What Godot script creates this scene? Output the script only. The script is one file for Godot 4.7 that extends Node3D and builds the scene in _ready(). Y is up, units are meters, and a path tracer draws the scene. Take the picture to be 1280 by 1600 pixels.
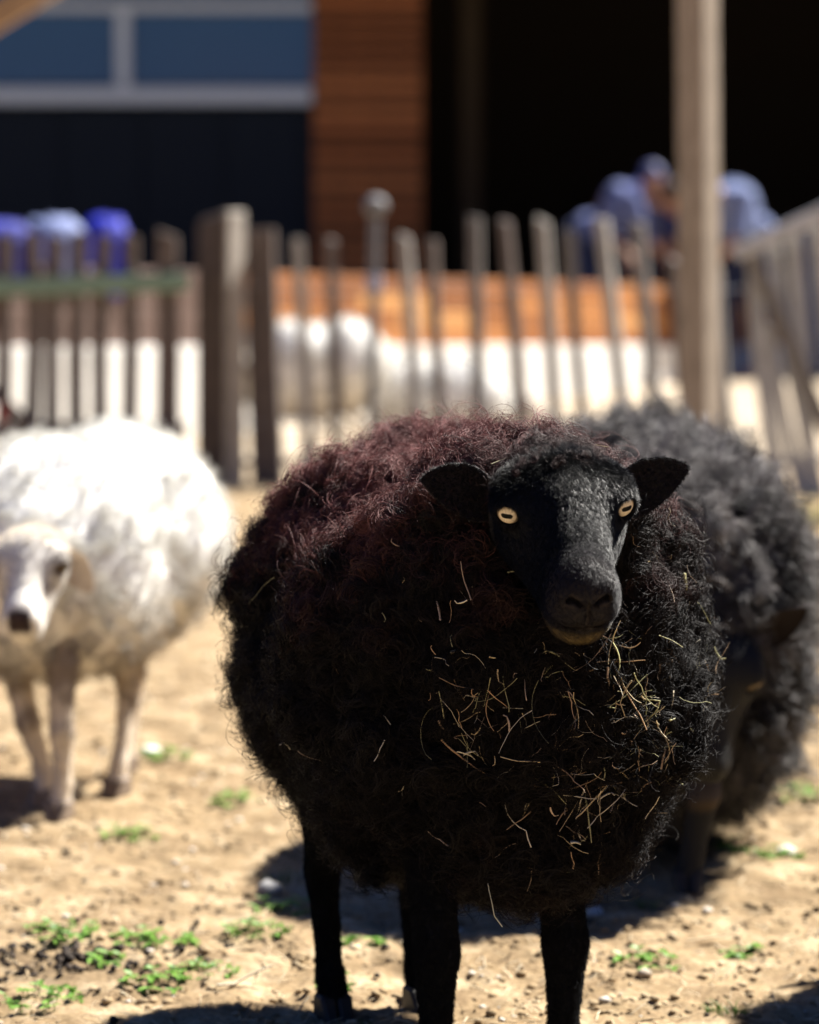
extends Node3D
# A black sheep in a sunny pen, two more sheep beside it, a picket fence and a timber barn behind.

# ---------------------------------------------------------------- mesh collecting
class MB:
	var v := PackedVector3Array()
	var n := PackedVector3Array()
	var c := PackedColorArray()
	var ix := PackedInt32Array()

	func vert(p: Vector3, nn: Vector3, col: Color) -> int:
		v.push_back(p)
		n.push_back(nn)
		c.push_back(col)
		return v.size() - 1

	func tri(i: int, j: int, k: int) -> void:
		# front faces run clockwise
		var g: Vector3 = (v[j] - v[i]).cross(v[k] - v[i])
		ix.push_back(i)
		if g.dot(n[i] + n[j] + n[k]) > 0.0:
			ix.push_back(k)
			ix.push_back(j)
		else:
			ix.push_back(j)
			ix.push_back(k)

	func flat(ps: Array, col: Color, away: Vector3) -> void:
		# a convex polygon that faces away from the point "away"
		var g: Vector3 = (ps[1] - ps[0]).cross(ps[2] - ps[0]).normalized()
		if g.length_squared() < 0.5:
			return
		if g.dot(ps[0] - away) < 0.0:
			g = -g
		var first := v.size()
		for p in ps:
			vert(p, g, col)
		for i in range(1, ps.size() - 1):
			tri(first, first + i, first + i + 1)

	func hexa(q: Array, bev: float, col := Color.WHITE) -> void:
		# q: eight corners (index bits x=1, y=2, z=4), edges chamfered by bev
		var mid := Vector3.ZERO
		for p in q:
			mid += p / 8.0
		var cut := []
		for i in 8:
			var row := []
			for a in 3:
				# the corner drawn in along the two axes other than a: lies on the face across axis a
				var p: Vector3 = q[i]
				for b in 3:
					if b != a:
						var o: Vector3 = q[i ^ (1 << b)]
						p += (o - q[i]).normalized() * minf(bev, 0.45 * (o - q[i]).length())
				row.push_back(p)
			cut.push_back(row)
		for a in 3:
			var b := 1 << ((a + 1) % 3)
			var d := 1 << ((a + 2) % 3)
			for s in [0, 1 << a]:
				flat([cut[s][a], cut[s | b][a], cut[s | b | d][a], cut[s | d][a]], col, mid)
		for i in 8:
			for a in 3:
				var j: int = i ^ (1 << a)
				if j > i:
					var b := (a + 1) % 3
					var d := (a + 2) % 3
					flat([cut[i][b], cut[i][d], cut[j][d], cut[j][b]], col, mid)
			flat([cut[i][0], cut[i][1], cut[i][2]], col, mid)

	func box(at: Vector3, size: Vector3, bev := 0.004, turn := Basis(), col := Color.WHITE) -> void:
		var q := []
		for i in 8:
			var s := Vector3((i & 1) - 0.5, ((i >> 1) & 1) - 0.5, ((i >> 2) & 1) - 0.5) * size
			q.push_back(at + turn * s)
		hexa(q, bev, col)

	func tube(ps: Array, rs: Array, sides: int, cols: Array, caps := true, squash := 1.0) -> void:
		var up := Vector3.UP
		var d0: Vector3 = (ps[1] - ps[0]).normalized()
		if absf(d0.dot(up)) > 0.9:
			up = Vector3.RIGHT
		var x: Vector3 = d0.cross(up).normalized()
		var first := v.size()
		for i in ps.size():
			var d: Vector3 = (ps[mini(i + 1, ps.size() - 1)] - ps[maxi(i - 1, 0)]).normalized()
			x = (x - d * x.dot(d)).normalized()
			var z: Vector3 = d.cross(x)
			for k in sides:
				var a := TAU * k / sides
				var o: Vector3 = x * cos(a) + z * (sin(a) * squash)
				vert(ps[i] + o * rs[i], o.normalized(), cols[mini(i, cols.size() - 1)])
		for i in ps.size() - 1:
			for k in sides:
				var a := first + i * sides + k
				var b := first + i * sides + (k + 1) % sides
				tri(a, b, a + sides)
				tri(b, b + sides, a + sides)
		if caps:
			for e in [0, ps.size() - 1]:
				var d: Vector3 = (ps[0] - ps[1]).normalized() if e == 0 else (ps[e] - ps[e - 1]).normalized()
				var m := vert(ps[e] + d * float(rs[e]) * 0.3, d, cols[mini(e, cols.size() - 1)])
				for k in sides:
					tri(m, first + e * sides + k, first + e * sides + (k + 1) % sides)

	func ball(at: Vector3, r: Vector3, col: Color, rows := 8, round_ := 12, lump: FastNoiseLite = null, amp := 0.0) -> void:
		var first := v.size()
		for j in rows + 1:
			var t := PI * j / rows
			for i in round_ + 1:
				var a := TAU * (i % round_) / round_
				var d := Vector3(sin(t) * cos(a), cos(t), sin(t) * sin(a))
				var p := d * r
				if lump:
					p *= 1.0 + amp * lump.get_noise_3dv(at + d)
				vert(at + p, (d / r).normalized(), col)
		for j in rows:
			for i in round_:
				var a := first + j * (round_ + 1) + i
				if j > 0:
					tri(a, a + 1, a + round_ + 1)
				if j < rows - 1:
					tri(a + 1, a + round_ + 2, a + round_ + 1)

	func done() -> ArrayMesh:
		var arr := []
		arr.resize(Mesh.ARRAY_MAX)
		arr[Mesh.ARRAY_VERTEX] = v
		arr[Mesh.ARRAY_NORMAL] = n
		arr[Mesh.ARRAY_COLOR] = c
		arr[Mesh.ARRAY_INDEX] = ix
		var m := ArrayMesh.new()
		m.add_surface_from_arrays(Mesh.PRIMITIVE_TRIANGLES, arr)
		return m


# ---------------------------------------------------------------- bodies: a distance field, meshed as surface nets
class Field:
	var a := PackedVector3Array()
	var b := PackedVector3Array()
	var ra := PackedFloat32Array()
	var rb := PackedFloat32Array()
	var kc := PackedFloat32Array()
	var ec := PackedVector3Array()
	var er := PackedVector3Array()
	var eb := []
	var ke := PackedFloat32Array()
	var cc := PackedVector3Array()
	var cr := PackedVector3Array()
	var cb := []
	var kk := PackedFloat32Array()
	var lumps := []   # [FastNoiseLite, amplitude]

	func cap(p: Vector3, q: Vector3, r0: float, r1: float, k := 0.03) -> void:
		a.push_back(p)
		b.push_back(q)
		ra.push_back(r0)
		rb.push_back(r1)
		kc.push_back(k)

	func chain(ps: Array, rs: Array, k := 0.02) -> void:
		for i in ps.size() - 1:
			cap(ps[i], ps[i + 1], rs[i], rs[i + 1], k)

	func ell(p: Vector3, r: Vector3, k := 0.03, turn := Basis()) -> void:
		ec.push_back(p)
		er.push_back(r)
		eb.push_back(turn.inverse())
		ke.push_back(k)

	func cut(p: Vector3, r: Vector3, k := 0.004, turn := Basis()) -> void:
		cc.push_back(p)
		cr.push_back(r)
		cb.push_back(turn.inverse())
		kk.push_back(k)

	func at(p: Vector3) -> float:
		var d := 10.0
		for i in ec.size():
			var q: Vector3 = (eb[i] as Basis) * (p - ec[i])
			var r := er[i]
			var u := q / r
			var k0 := u.length()
			var e := k0 * (k0 - 1.0) / maxf((u / r).length(), 1e-6)
			var k := ke[i]
			var h := k - absf(d - e)
			d = minf(d, e)
			if h > 0.0:
				d -= h * h * 0.25 / k
		for i in a.size():
			var pa := p - a[i]
			var ba := b[i] - a[i]
			var t := clampf(pa.dot(ba) / maxf(ba.length_squared(), 1e-9), 0.0, 1.0)
			var e := (pa - ba * t).length() - lerpf(ra[i], rb[i], t)
			var k := kc[i]
			var h := k - absf(d - e)
			d = minf(d, e)
			if h > 0.0:
				d -= h * h * 0.25 / k
		for i in cc.size():
			var q: Vector3 = (cb[i] as Basis) * (p - cc[i])
			var r := cr[i]
			var u := q / r
			var k0 := u.length()
			var e := -k0 * (k0 - 1.0) / maxf((u / r).length(), 1e-6)
			var k := kk[i]
			var h := k - absf(d - e)
			d = maxf(d, e)
			if h > 0.0:
				d += h * h * 0.25 / k
		for l in lumps:
			d -= (l[0] as FastNoiseLite).get_noise_3dv(p) * float(l[1])
		return d

	func mesh(mb: MB, lo: Vector3, hi: Vector3, cell: float, xf: Transform3D, paint: Callable) -> void:
		var B := 4
		var bx := int(ceil((hi.x - lo.x) / cell / B))
		var by := int(ceil((hi.y - lo.y) / cell / B))
		var bz := int(ceil((hi.z - lo.z) / cell / B))
		var nx := bx * B + 1
		var ny := by * B + 1
		var nz := bz * B + 1
		var g := PackedFloat32Array()
		g.resize(nx * ny * nz)
		g.fill(1.0)
		var reach := cell * B * 0.87 * 1.35 + cell * 1.5
		for l in lumps:
			reach += absf(l[1])
		var live := []
		for kz in bz:
			for ky in by:
				for kx in bx:
					var m := lo + Vector3(kx + 0.5, ky + 0.5, kz + 0.5) * (cell * B)
					var d := at(m)
					var near := absf(d) < reach
					if near:
						live.push_back(Vector3i(kx, ky, kz))
					if near or d < 0.0:
						var ex := B + (1 if kx == bx - 1 else 0)
						var ey := B + (1 if ky == by - 1 else 0)
						var ez := B + (1 if kz == bz - 1 else 0)
						for z in ez:
							for y in ey:
								var o := (kx * B) + nx * ((ky * B + y) + ny * (kz * B + z))
								for x in ex:
									if near:
										g[o + x] = at(lo + Vector3(kx * B + x, ky * B + y, kz * B + z) * cell)
									else:
										g[o + x] = -1.0
		var id := {}
		var sy := nx
		var sz := nx * ny
		var off := [0, 1, sy, sy + 1, sz, sz + 1, sz + sy, sz + sy + 1]
		for blk in live:
			for z in range(blk.z * B, blk.z * B + B):
				for y in range(blk.y * B, blk.y * B + B):
					for x in range(blk.x * B, blk.x * B + B):
						var o := x + sy * y + sz * z
						var neg := 0
						for k in 8:
							if g[o + off[k]] < 0.0:
								neg += 1
						if neg == 0 or neg == 8:
							continue
						var sum := Vector3.ZERO
						var cnt := 0
						for e in [[0, 1], [2, 3], [4, 5], [6, 7], [0, 2], [1, 3], [4, 6], [5, 7], [0, 4], [1, 5], [2, 6], [3, 7]]:
							var i: int = e[0]
							var j: int = e[1]
							var fi := g[o + off[i]]
							var fj := g[o + off[j]]
							if (fi < 0.0) != (fj < 0.0):
								var t := fi / (fi - fj)
								var pi := Vector3(i & 1, (i >> 1) & 1, i >> 2)
								var pj := Vector3(j & 1, (j >> 1) & 1, j >> 2)
								sum += pi.lerp(pj, t)
								cnt += 1
						var q := lo + (Vector3(x, y, z) + sum / cnt) * cell
						var f0 := g[o]
						var f1 := g[o + 1]
						var f2 := g[o + sy]
						var f3 := g[o + sy + 1]
						var f4 := g[o + sz]
						var f5 := g[o + sz + 1]
						var f6 := g[o + sz + sy]
						var f7 := g[o + sz + sy + 1]
						var gr := Vector3(f1 + f3 + f5 + f7 - f0 - f2 - f4 - f6, f2 + f3 + f6 + f7 - f0 - f1 - f4 - f5, f4 + f5 + f6 + f7 - f0 - f1 - f2 - f3).normalized()
						id[o] = mb.vert(xf * q, (xf.basis * gr).normalized(), paint.call(q, gr))
		for o in id:
			var s := g[o] < 0.0
			for ax in 3:
				var st: int = [1, sy, sz][ax]
				if (g[o + st] < 0.0) == s:
					continue
				var s1: int = [sy, sz, 1][ax]
				var s2: int = [sz, 1, sy][ax]
				if not (id.has(o - s1) and id.has(o - s2) and id.has(o - s1 - s2)):
					continue
				mb.tri(id[o], id[o - s1], id[o - s1 - s2])
				mb.tri(id[o], id[o - s1 - s2], id[o - s2])


# ---------------------------------------------------------------- naming
var taken := {}

func numbered(called: String) -> String:
	taken[called] = taken.get(called, -1) + 1
	return called if taken[called] == 0 else "%s_%03d" % [called, taken[called]]

func tag(o: Node3D, label: String, category: String, group := "") -> Node3D:
	o.set_meta("label", label)
	o.set_meta("category", category)
	if group:
		o.set_meta("group", group)
	return o

func thing(called: String, label: String, category: String, at := Vector3.ZERO, turn := 0.0, group := "") -> Node3D:
	var o := Node3D.new()
	o.name = numbered(called)
	add_child(o, true)
	o.position = at
	o.rotation.y = turn
	return tag(o, label, category, group)

func put(called: String, mesh: Mesh, m: Material, parent: Node3D = self) -> MeshInstance3D:
	var o := MeshInstance3D.new()
	o.name = numbered(called) if parent == self else called
	o.mesh = mesh
	o.material_override = m
	parent.add_child(o, true)
	return o

func scatter(called: String, mesh: Mesh, m: Material, places: Array, cols: Array, parent: Node3D = self) -> MultiMeshInstance3D:
	var mm := MultiMesh.new()
	mm.transform_format = MultiMesh.TRANSFORM_3D
	mm.use_colors = true
	mm.mesh = mesh
	mm.instance_count = places.size()
	for i in places.size():
		mm.set_instance_transform(i, places[i])
		mm.set_instance_color(i, cols[i])
	var o := MultiMeshInstance3D.new()
	o.name = numbered(called) if parent == self else called
	o.multimesh = mm
	o.material_override = m
	o.set_meta("kind", "stuff")
	parent.add_child(o, true)
	return o

func paint(lin: Color, rough := 0.8, spec := 0.5) -> StandardMaterial3D:
	var m := StandardMaterial3D.new()
	m.albedo_color = lin.linear_to_srgb()
	m.roughness = rough
	m.metallic_specular = spec
	m.vertex_color_use_as_albedo = true
	return m

func noise(seed_: int, freq: float, kind := FastNoiseLite.TYPE_SIMPLEX_SMOOTH, octaves := 3) -> FastNoiseLite:
	var f := FastNoiseLite.new()
	f.seed = seed_
	f.frequency = freq
	f.noise_type = kind
	f.fractal_type = FastNoiseLite.FRACTAL_FBM if octaves > 1 else FastNoiseLite.FRACTAL_NONE
	f.fractal_octaves = octaves
	return f

func picture(f: FastNoiseLite, dark: Color, light: Color, size := 512) -> NoiseTexture2D:
	var t := NoiseTexture2D.new()
	t.width = size
	t.height = size
	t.seamless = true
	t.noise = f
	var r := Gradient.new()
	r.set_color(0, dark.linear_to_srgb())
	r.set_color(1, light.linear_to_srgb())
	t.color_ramp = r
	return t

func wood(lin: Color, rough := 0.75, along := Vector3(0.6, 9.0, 9.0)) -> StandardMaterial3D:
	# grain that runs along the axis with the smallest scale
	var m := paint(lin, rough, 0.35)
	m.albedo_texture = grain
	m.uv1_triplanar = true
	m.uv1_scale = along
	return m

var grain: NoiseTexture2D
var tone: NoiseTexture2D
var rng := RandomNumberGenerator.new()

func turn_to(dir: Vector3, spin: float) -> Basis:
	# a basis whose y runs along dir
	var y := dir.normalized()
	var h := Vector3.RIGHT if absf(y.x) < 0.8 else Vector3.FORWARD
	var x := y.cross(h).normalized()
	var z := x.cross(y)
	return Basis(x * cos(spin) + z * sin(spin), y, z * cos(spin) - x * sin(spin))



# ---------------------------------------------------------------- wool, hair, straw
func make_lock(fibres: int, length: float, curl: float, turns: float, base: float, thick: float, segs: int, stray := 0.25) -> ArrayMesh:
	# a lock of wool: most fibres follow one wavy path together, a few go their own way
	var mb := MB.new()
	var ph := rng.randf() * TAU
	var hand := 1.0 if rng.randf() < 0.5 else -1.0
	var tn0 := turns * rng.randf_range(0.75, 1.25) * hand
	var cr0 := curl * rng.randf_range(0.75, 1.3)
	var bow := Vector3(rng.randfn(0.0, 0.22), 0.0, rng.randfn(0.0, 0.22))
	for f in fibres:
		var own := rng.randf() < stray
		var a := rng.randf() * TAU
		var r0 := base * sqrt(rng.randf())
		var foot := Vector3(cos(a) * r0, 0.0, sin(a) * r0)
		var l := length * (rng.randf_range(0.45, 1.0) if own else rng.randf_range(0.75, 1.08))
		var lean := Vector3(rng.randfn(0.0, 0.4), 1.0, rng.randfn(0.0, 0.4)).normalized() if own else Vector3.UP
		var tn := tn0 * (rng.randf_range(0.5, 1.5) if own else rng.randf_range(0.92, 1.08))
		var cr := cr0 * (rng.randf_range(0.4, 1.1) if own else rng.randf_range(0.85, 1.15))
		var p0 := rng.randf() * TAU if own else ph + rng.randfn(0.0, 0.25)
		var fz := rng.randf() * TAU
		var fn := rng.randf_range(4.0, 7.0)
		var fa := thick * rng.randf_range(0.8, 2.4)
		var th := thick * rng.randf_range(0.6, 1.5)
		var g := rng.randf_range(0.55, 1.45)
		var ps := []
		var rs := []
		for i in segs + 1:
			var t := float(i) / segs
			var amp := cr * minf(1.0, 0.15 + 1.4 * t) * (1.0 + 0.5 * t)
			var p := foot * (1.0 - 0.5 * minf(1.0, 1.6 * t) + 0.4 * t * t) + lean * (l * t) + bow * (l * t * t)
			p += Vector3(cos(tn * TAU * t + p0), 0.35 * sin(tn * TAU * t + p0 * 2.0), sin(tn * TAU * t + p0)) * amp
			p += Vector3(sin(fz + fn * TAU * t), cos(fz * 3.0 + fn * TAU * t) * 0.5, cos(fz + fn * 0.9 * TAU * t)) * fa
			ps.push_back(p)
			rs.push_back(th * (1.0 - 0.55 * t))
		mb.tube(ps, rs, 3, [Color(g, g, g)], false)
	return mb.done()

func make_hair(fibres: int, length: float, base: float, thick: float) -> ArrayMesh:
	var mb := MB.new()
	for f in fibres:
		var a := rng.randf() * TAU
		var r0 := base * sqrt(rng.randf())
		var foot := Vector3(cos(a) * r0, 0.0, sin(a) * r0)
		var tip := foot + Vector3(rng.randfn(0.0, 0.16), rng.randf_range(0.7, 1.1), rng.randfn(0.0, 0.16)) * length
		var mid := foot.lerp(tip, 0.5) + Vector3(rng.randfn(0.0, 0.05), 0, rng.randfn(0.0, 0.05)) * length
		var g := rng.randf_range(0.6, 1.4)
		mb.tube([foot, mid, tip], [thick, thick * 0.8, thick * 0.2], 3, [Color(g, g, g)], false)
	return mb.done()

func make_straw(length: float, wide: float, bend: float, segs := 7) -> ArrayMesh:
	var mb := MB.new()
	var ps := []
	var rs := []
	var p := Vector3(0, -length * 0.5, 0)
	var d := Vector3(0, 1, 0)
	var ax := Vector3(rng.randfn(0, 1), 0, rng.randfn(0, 1)).normalized()
	var kink := rng.randi_range(2, segs - 1)
	for i in segs + 1:
		ps.push_back(p)
		rs.push_back(wide * 0.5 * (1.0 - 0.45 * float(i) / segs) * rng.randf_range(0.8, 1.15))
		d = (d.rotated(ax, bend / segs + (rng.randfn(0.0, 0.8 * bend + 0.2) if i == kink else 0.0)) + Vector3(rng.randfn(0, 0.07), rng.randfn(0, 0.07), rng.randfn(0, 0.07))).normalized()
		p += d * (length / segs)
	var cols := []
	for i in segs + 1:
		var g := rng.randf_range(0.8, 1.1)
		cols.push_back(Color(g, g, g))
	mb.tube(ps, rs, 5, cols, true, 0.28)
	return mb.done()

# points spread over a mesh: [position, normal] pairs
func spread(mb: MB, per_m2: float, keep: Callable) -> Array:
	var out := []
	for t in range(0, mb.ix.size(), 3):
		var i := mb.ix[t]
		var j := mb.ix[t + 1]
		var k := mb.ix[t + 2]
		var area := (mb.v[j] - mb.v[i]).cross(mb.v[k] - mb.v[i]).length() * 0.5
		var want := area * per_m2
		var c := int(want) + (1 if rng.randf() < want - floor(want) else 0)
		for s in c:
			var u := rng.randf()
			var w := rng.randf()
			if u + w > 1.0:
				u = 1.0 - u
				w = 1.0 - w
			var p := mb.v[i] + (mb.v[j] - mb.v[i]) * u + (mb.v[k] - mb.v[i]) * w
			var n := (mb.n[i] + (mb.n[j] - mb.n[i]) * u + (mb.n[k] - mb.n[i]) * w).normalized()
			if keep.call(p, n):
				out.push_back([p, n])
	return out

# ---------------------------------------------------------------- a sheep's head, in axes of its own: z along the muzzle, y up
func head_field() -> Field:
	var f := Field.new()
	f.ell(Vector3(0, -0.012, -0.045), Vector3(0.058, 0.046, 0.062), 0.02)
	f.ell(Vector3(0, 0.017, -0.004), Vector3(0.052, 0.030, 0.045), 0.03)
	f.cap(Vector3(0, 0.020, 0.0), Vector3(0, -0.005, 0.122), 0.032, 0.019, 0.035)
	f.cap(Vector3(0, -0.014, 0.02), Vector3(0, -0.033, 0.116), 0.042, 0.0265, 0.035)
	f.ell(Vector3(0, -0.031, 0.130), Vector3(0.0295, 0.030, 0.025), 0.03)
	f.ell(Vector3(0, -0.010, 0.145), Vector3(0.019, 0.014, 0.016), 0.018)
	f.ell(Vector3(0, -0.066, 0.122), Vector3(0.0215, 0.018, 0.023), 0.012)
	for s in [-1.0, 1.0]:
		f.cap(Vector3(s * 0.03, -0.045, -0.03), Vector3(s * 0.011, -0.061, 0.105), 0.03, 0.018, 0.03)
		f.ell(Vector3(s * 0.037, -0.018, -0.01), Vector3(0.03, 0.036, 0.045), 0.03)
		f.ell(Vector3(s * 0.050, 0.021, 0.004), Vector3(0.022, 0.017, 0.028), 0.022)
		f.ell(Vector3(s * 0.0565, 0.0125, 0.017), Vector3(0.0205, 0.019, 0.021), 0.008)
		f.ell(Vector3(s * 0.0185, -0.013, 0.1475), Vector3(0.0105, 0.0125, 0.0125), 0.006)
		f.ell(Vector3(s * 0.017, -0.037, 0.139), Vector3(0.014, 0.015, 0.015), 0.014)
		var et := eye_turn(s)
		f.cut(eye_at(s) + et * Vector3(0, 0.0, 0.0165), Vector3(0.0148, 0.0112, 0.012), 0.003, et)
		f.cut(Vector3(s * 0.0135, -0.0165, 0.161), Vector3(0.0028, 0.0095, 0.011), 0.0035, Basis(Vector3(0, 0, 1), s * -0.95))
		f.cut(Vector3(s * 0.0195, -0.0150, 0.155), Vector3(0.0028, 0.006, 0.010), 0.003, Basis(Vector3(0, 0, 1), s * 0.2))
		f.cut(Vector3(s * 0.022, -0.052, 0.118), Vector3(0.027, 0.0022, 0.036), 0.004, Basis(Vector3(0, 0, 1), s * 0.16))
	f.cut(Vector3(0, -0.034, 0.163), Vector3(0.0016, 0.014, 0.008), 0.004)
	return f

func eye_at(s: float) -> Vector3:
	return Vector3(s * 0.0565, 0.0125, 0.017)

func eye_turn(s: float) -> Basis:
	return Basis(Vector3.UP, s * 0.46) * Basis(Vector3.RIGHT, 0.06)

func ear(mb: MB, s: float, xf: Transform3D, lift: float, length: float, col: Color, inner: Color) -> void:
	# a cupped leaf: root on the skull, tip out to the side, the hollow turned forward
	var rows := 14
	var cols := 10
	var grid := []
	for side in 2:
		for i in rows + 1:
			var t := float(i) / rows
			var wide := 0.030 * pow(sin(PI * clampf(0.15 + 0.85 * t, 0.0, 1.0)), 0.72) * (1.0 if t < 0.5 else 1.0 - 0.1 * t)
			if t >= 1.0:
				wide = 0.001
			for j in cols + 1:
				var u := 2.0 * j / cols - 1.0
				var roll := 0.95 * (1.0 - 0.62 * t)
				var ang := u * roll
				var y := sin(ang) / maxf(sin(roll), 0.1) * wide
				var z := -(cos(ang) - cos(roll)) * wide * 0.9
				var edge := 1.0 - pow(absf(u), 4.0)
				z -= side * (0.0045 * edge + 0.0006) * (1.0 - 0.5 * t)
				var p := Vector3(0.01 + t * length, y + lift * t - 0.006 * t * t, z - 0.012 * t)
				p = Vector3(s * p.x, p.y, p.z)
				grid.push_back(mb.vert(xf * p, (xf.basis * Vector3(0, 0, 1.0 - 2.0 * side)).normalized(), inner if side == 0 else col))
	var w := cols + 1
	for side in 2:
		var o := side * (rows + 1) * w
		for i in rows + 1:
			for j in w:
				var du: Vector3 = mb.v[grid[o + i * w + mini(j + 1, cols)]] - mb.v[grid[o + i * w + maxi(j - 1, 0)]]
				var dv: Vector3 = mb.v[grid[o + mini(i + 1, rows) * w + j]] - mb.v[grid[o + maxi(i - 1, 0) * w + j]]
				var nn := du.cross(dv).normalized()
				if nn.length_squared() < 0.5:
					continue
				if nn.dot(mb.n[grid[o + i * w + j]]) < 0.0:
					nn = -nn
				mb.n[grid[o + i * w + j]] = nn
		for i in rows:
			for j in cols:
				var q: int = o + i * w + j
				mb.tri(grid[q], grid[q + 1], grid[q + w])
				mb.tri(grid[q + 1], grid[q + w + 1], grid[q + w])
	var back := (rows + 1) * w
	for i in rows:
		for j in [0, cols]:
			var q: int = i * w + j
			mb.tri(grid[q], grid[q + w], grid[back + q])
			mb.tri(grid[q + w], grid[back + q + w], grid[back + q])

func make_eye(iris: Color) -> ArrayMesh:
	# a ball looking along z, with a level slot for a pupil
	var mb := MB.new()
	var R := 0.0165
	var rows := 48
	var rnd := 72
	var ids := []
	for j in rows + 1:
		var t := 1.9 * j / rows
		for i in rnd:
			var a := TAU * i / rnd
			var d := Vector3(sin(t) * cos(a), sin(t) * sin(a), cos(t))
			var x := d.x * R
			var y := d.y * R
			var col := iris
			var rr := sqrt(x * x + y * y)
			if rr > 0.0118:
				col = Color(0.02, 0.015, 0.01)
			elif rr > 0.0088 and rr <= 0.0102:
				col = iris.lerp(Color(0.22, 0.11, 0.04), clampf((rr - 0.0088) / 0.0014, 0.0, 1.0) * 0.7)
			elif rr > 0.0102:
				col = iris.lerp(Color(0.10, 0.05, 0.02), 0.75)
			else:
				var ray := 0.86 + 0.14 * sin(a * 23.0 + 3.0 * sin(a * 5.0))
				col = Color(iris.r * ray, iris.g * ray * (0.93 + 0.07 * ray), iris.b * ray)
			var sx := maxf(absf(x) - 0.0036, 0.0)
			if sqrt(sx * sx + (y - 0.0006) * (y - 0.0006)) < 0.0028:
				col = Color(0.004, 0.004, 0.005)
			ids.push_back(mb.vert(d * R, d, col))
	for j in rows:
		for i in rnd:
			var a: int = ids[j * rnd + i]
			var b: int = ids[j * rnd + (i + 1) % rnd]
			if j > 0:
				mb.tri(a, b, ids[(j + 1) * rnd + i])
			mb.tri(b, ids[(j + 1) * rnd + (i + 1) % rnd], ids[(j + 1) * rnd + i])
	return mb.done()

func make_hoof() -> ArrayMesh:
	var mb := MB.new()
	for s in [-1.0, 1.0]:
		var q := []
		for i in 8:
			var x := -0.001 if (i & 1) == 0 else -0.021
			var top := (i & 2) != 0
			var front := (i & 4) != 0
			var p := Vector3(-x if s > 0 else x, 0.032 if top else 0.0, (0.014 if top else 0.034) if front else (-0.016 if top else -0.02))
			if front and not top:
				p.x *= 0.75
			q.push_back(p)
		mb.hexa(q, 0.004)
	return mb.done()

var lock_sets := {}

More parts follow.
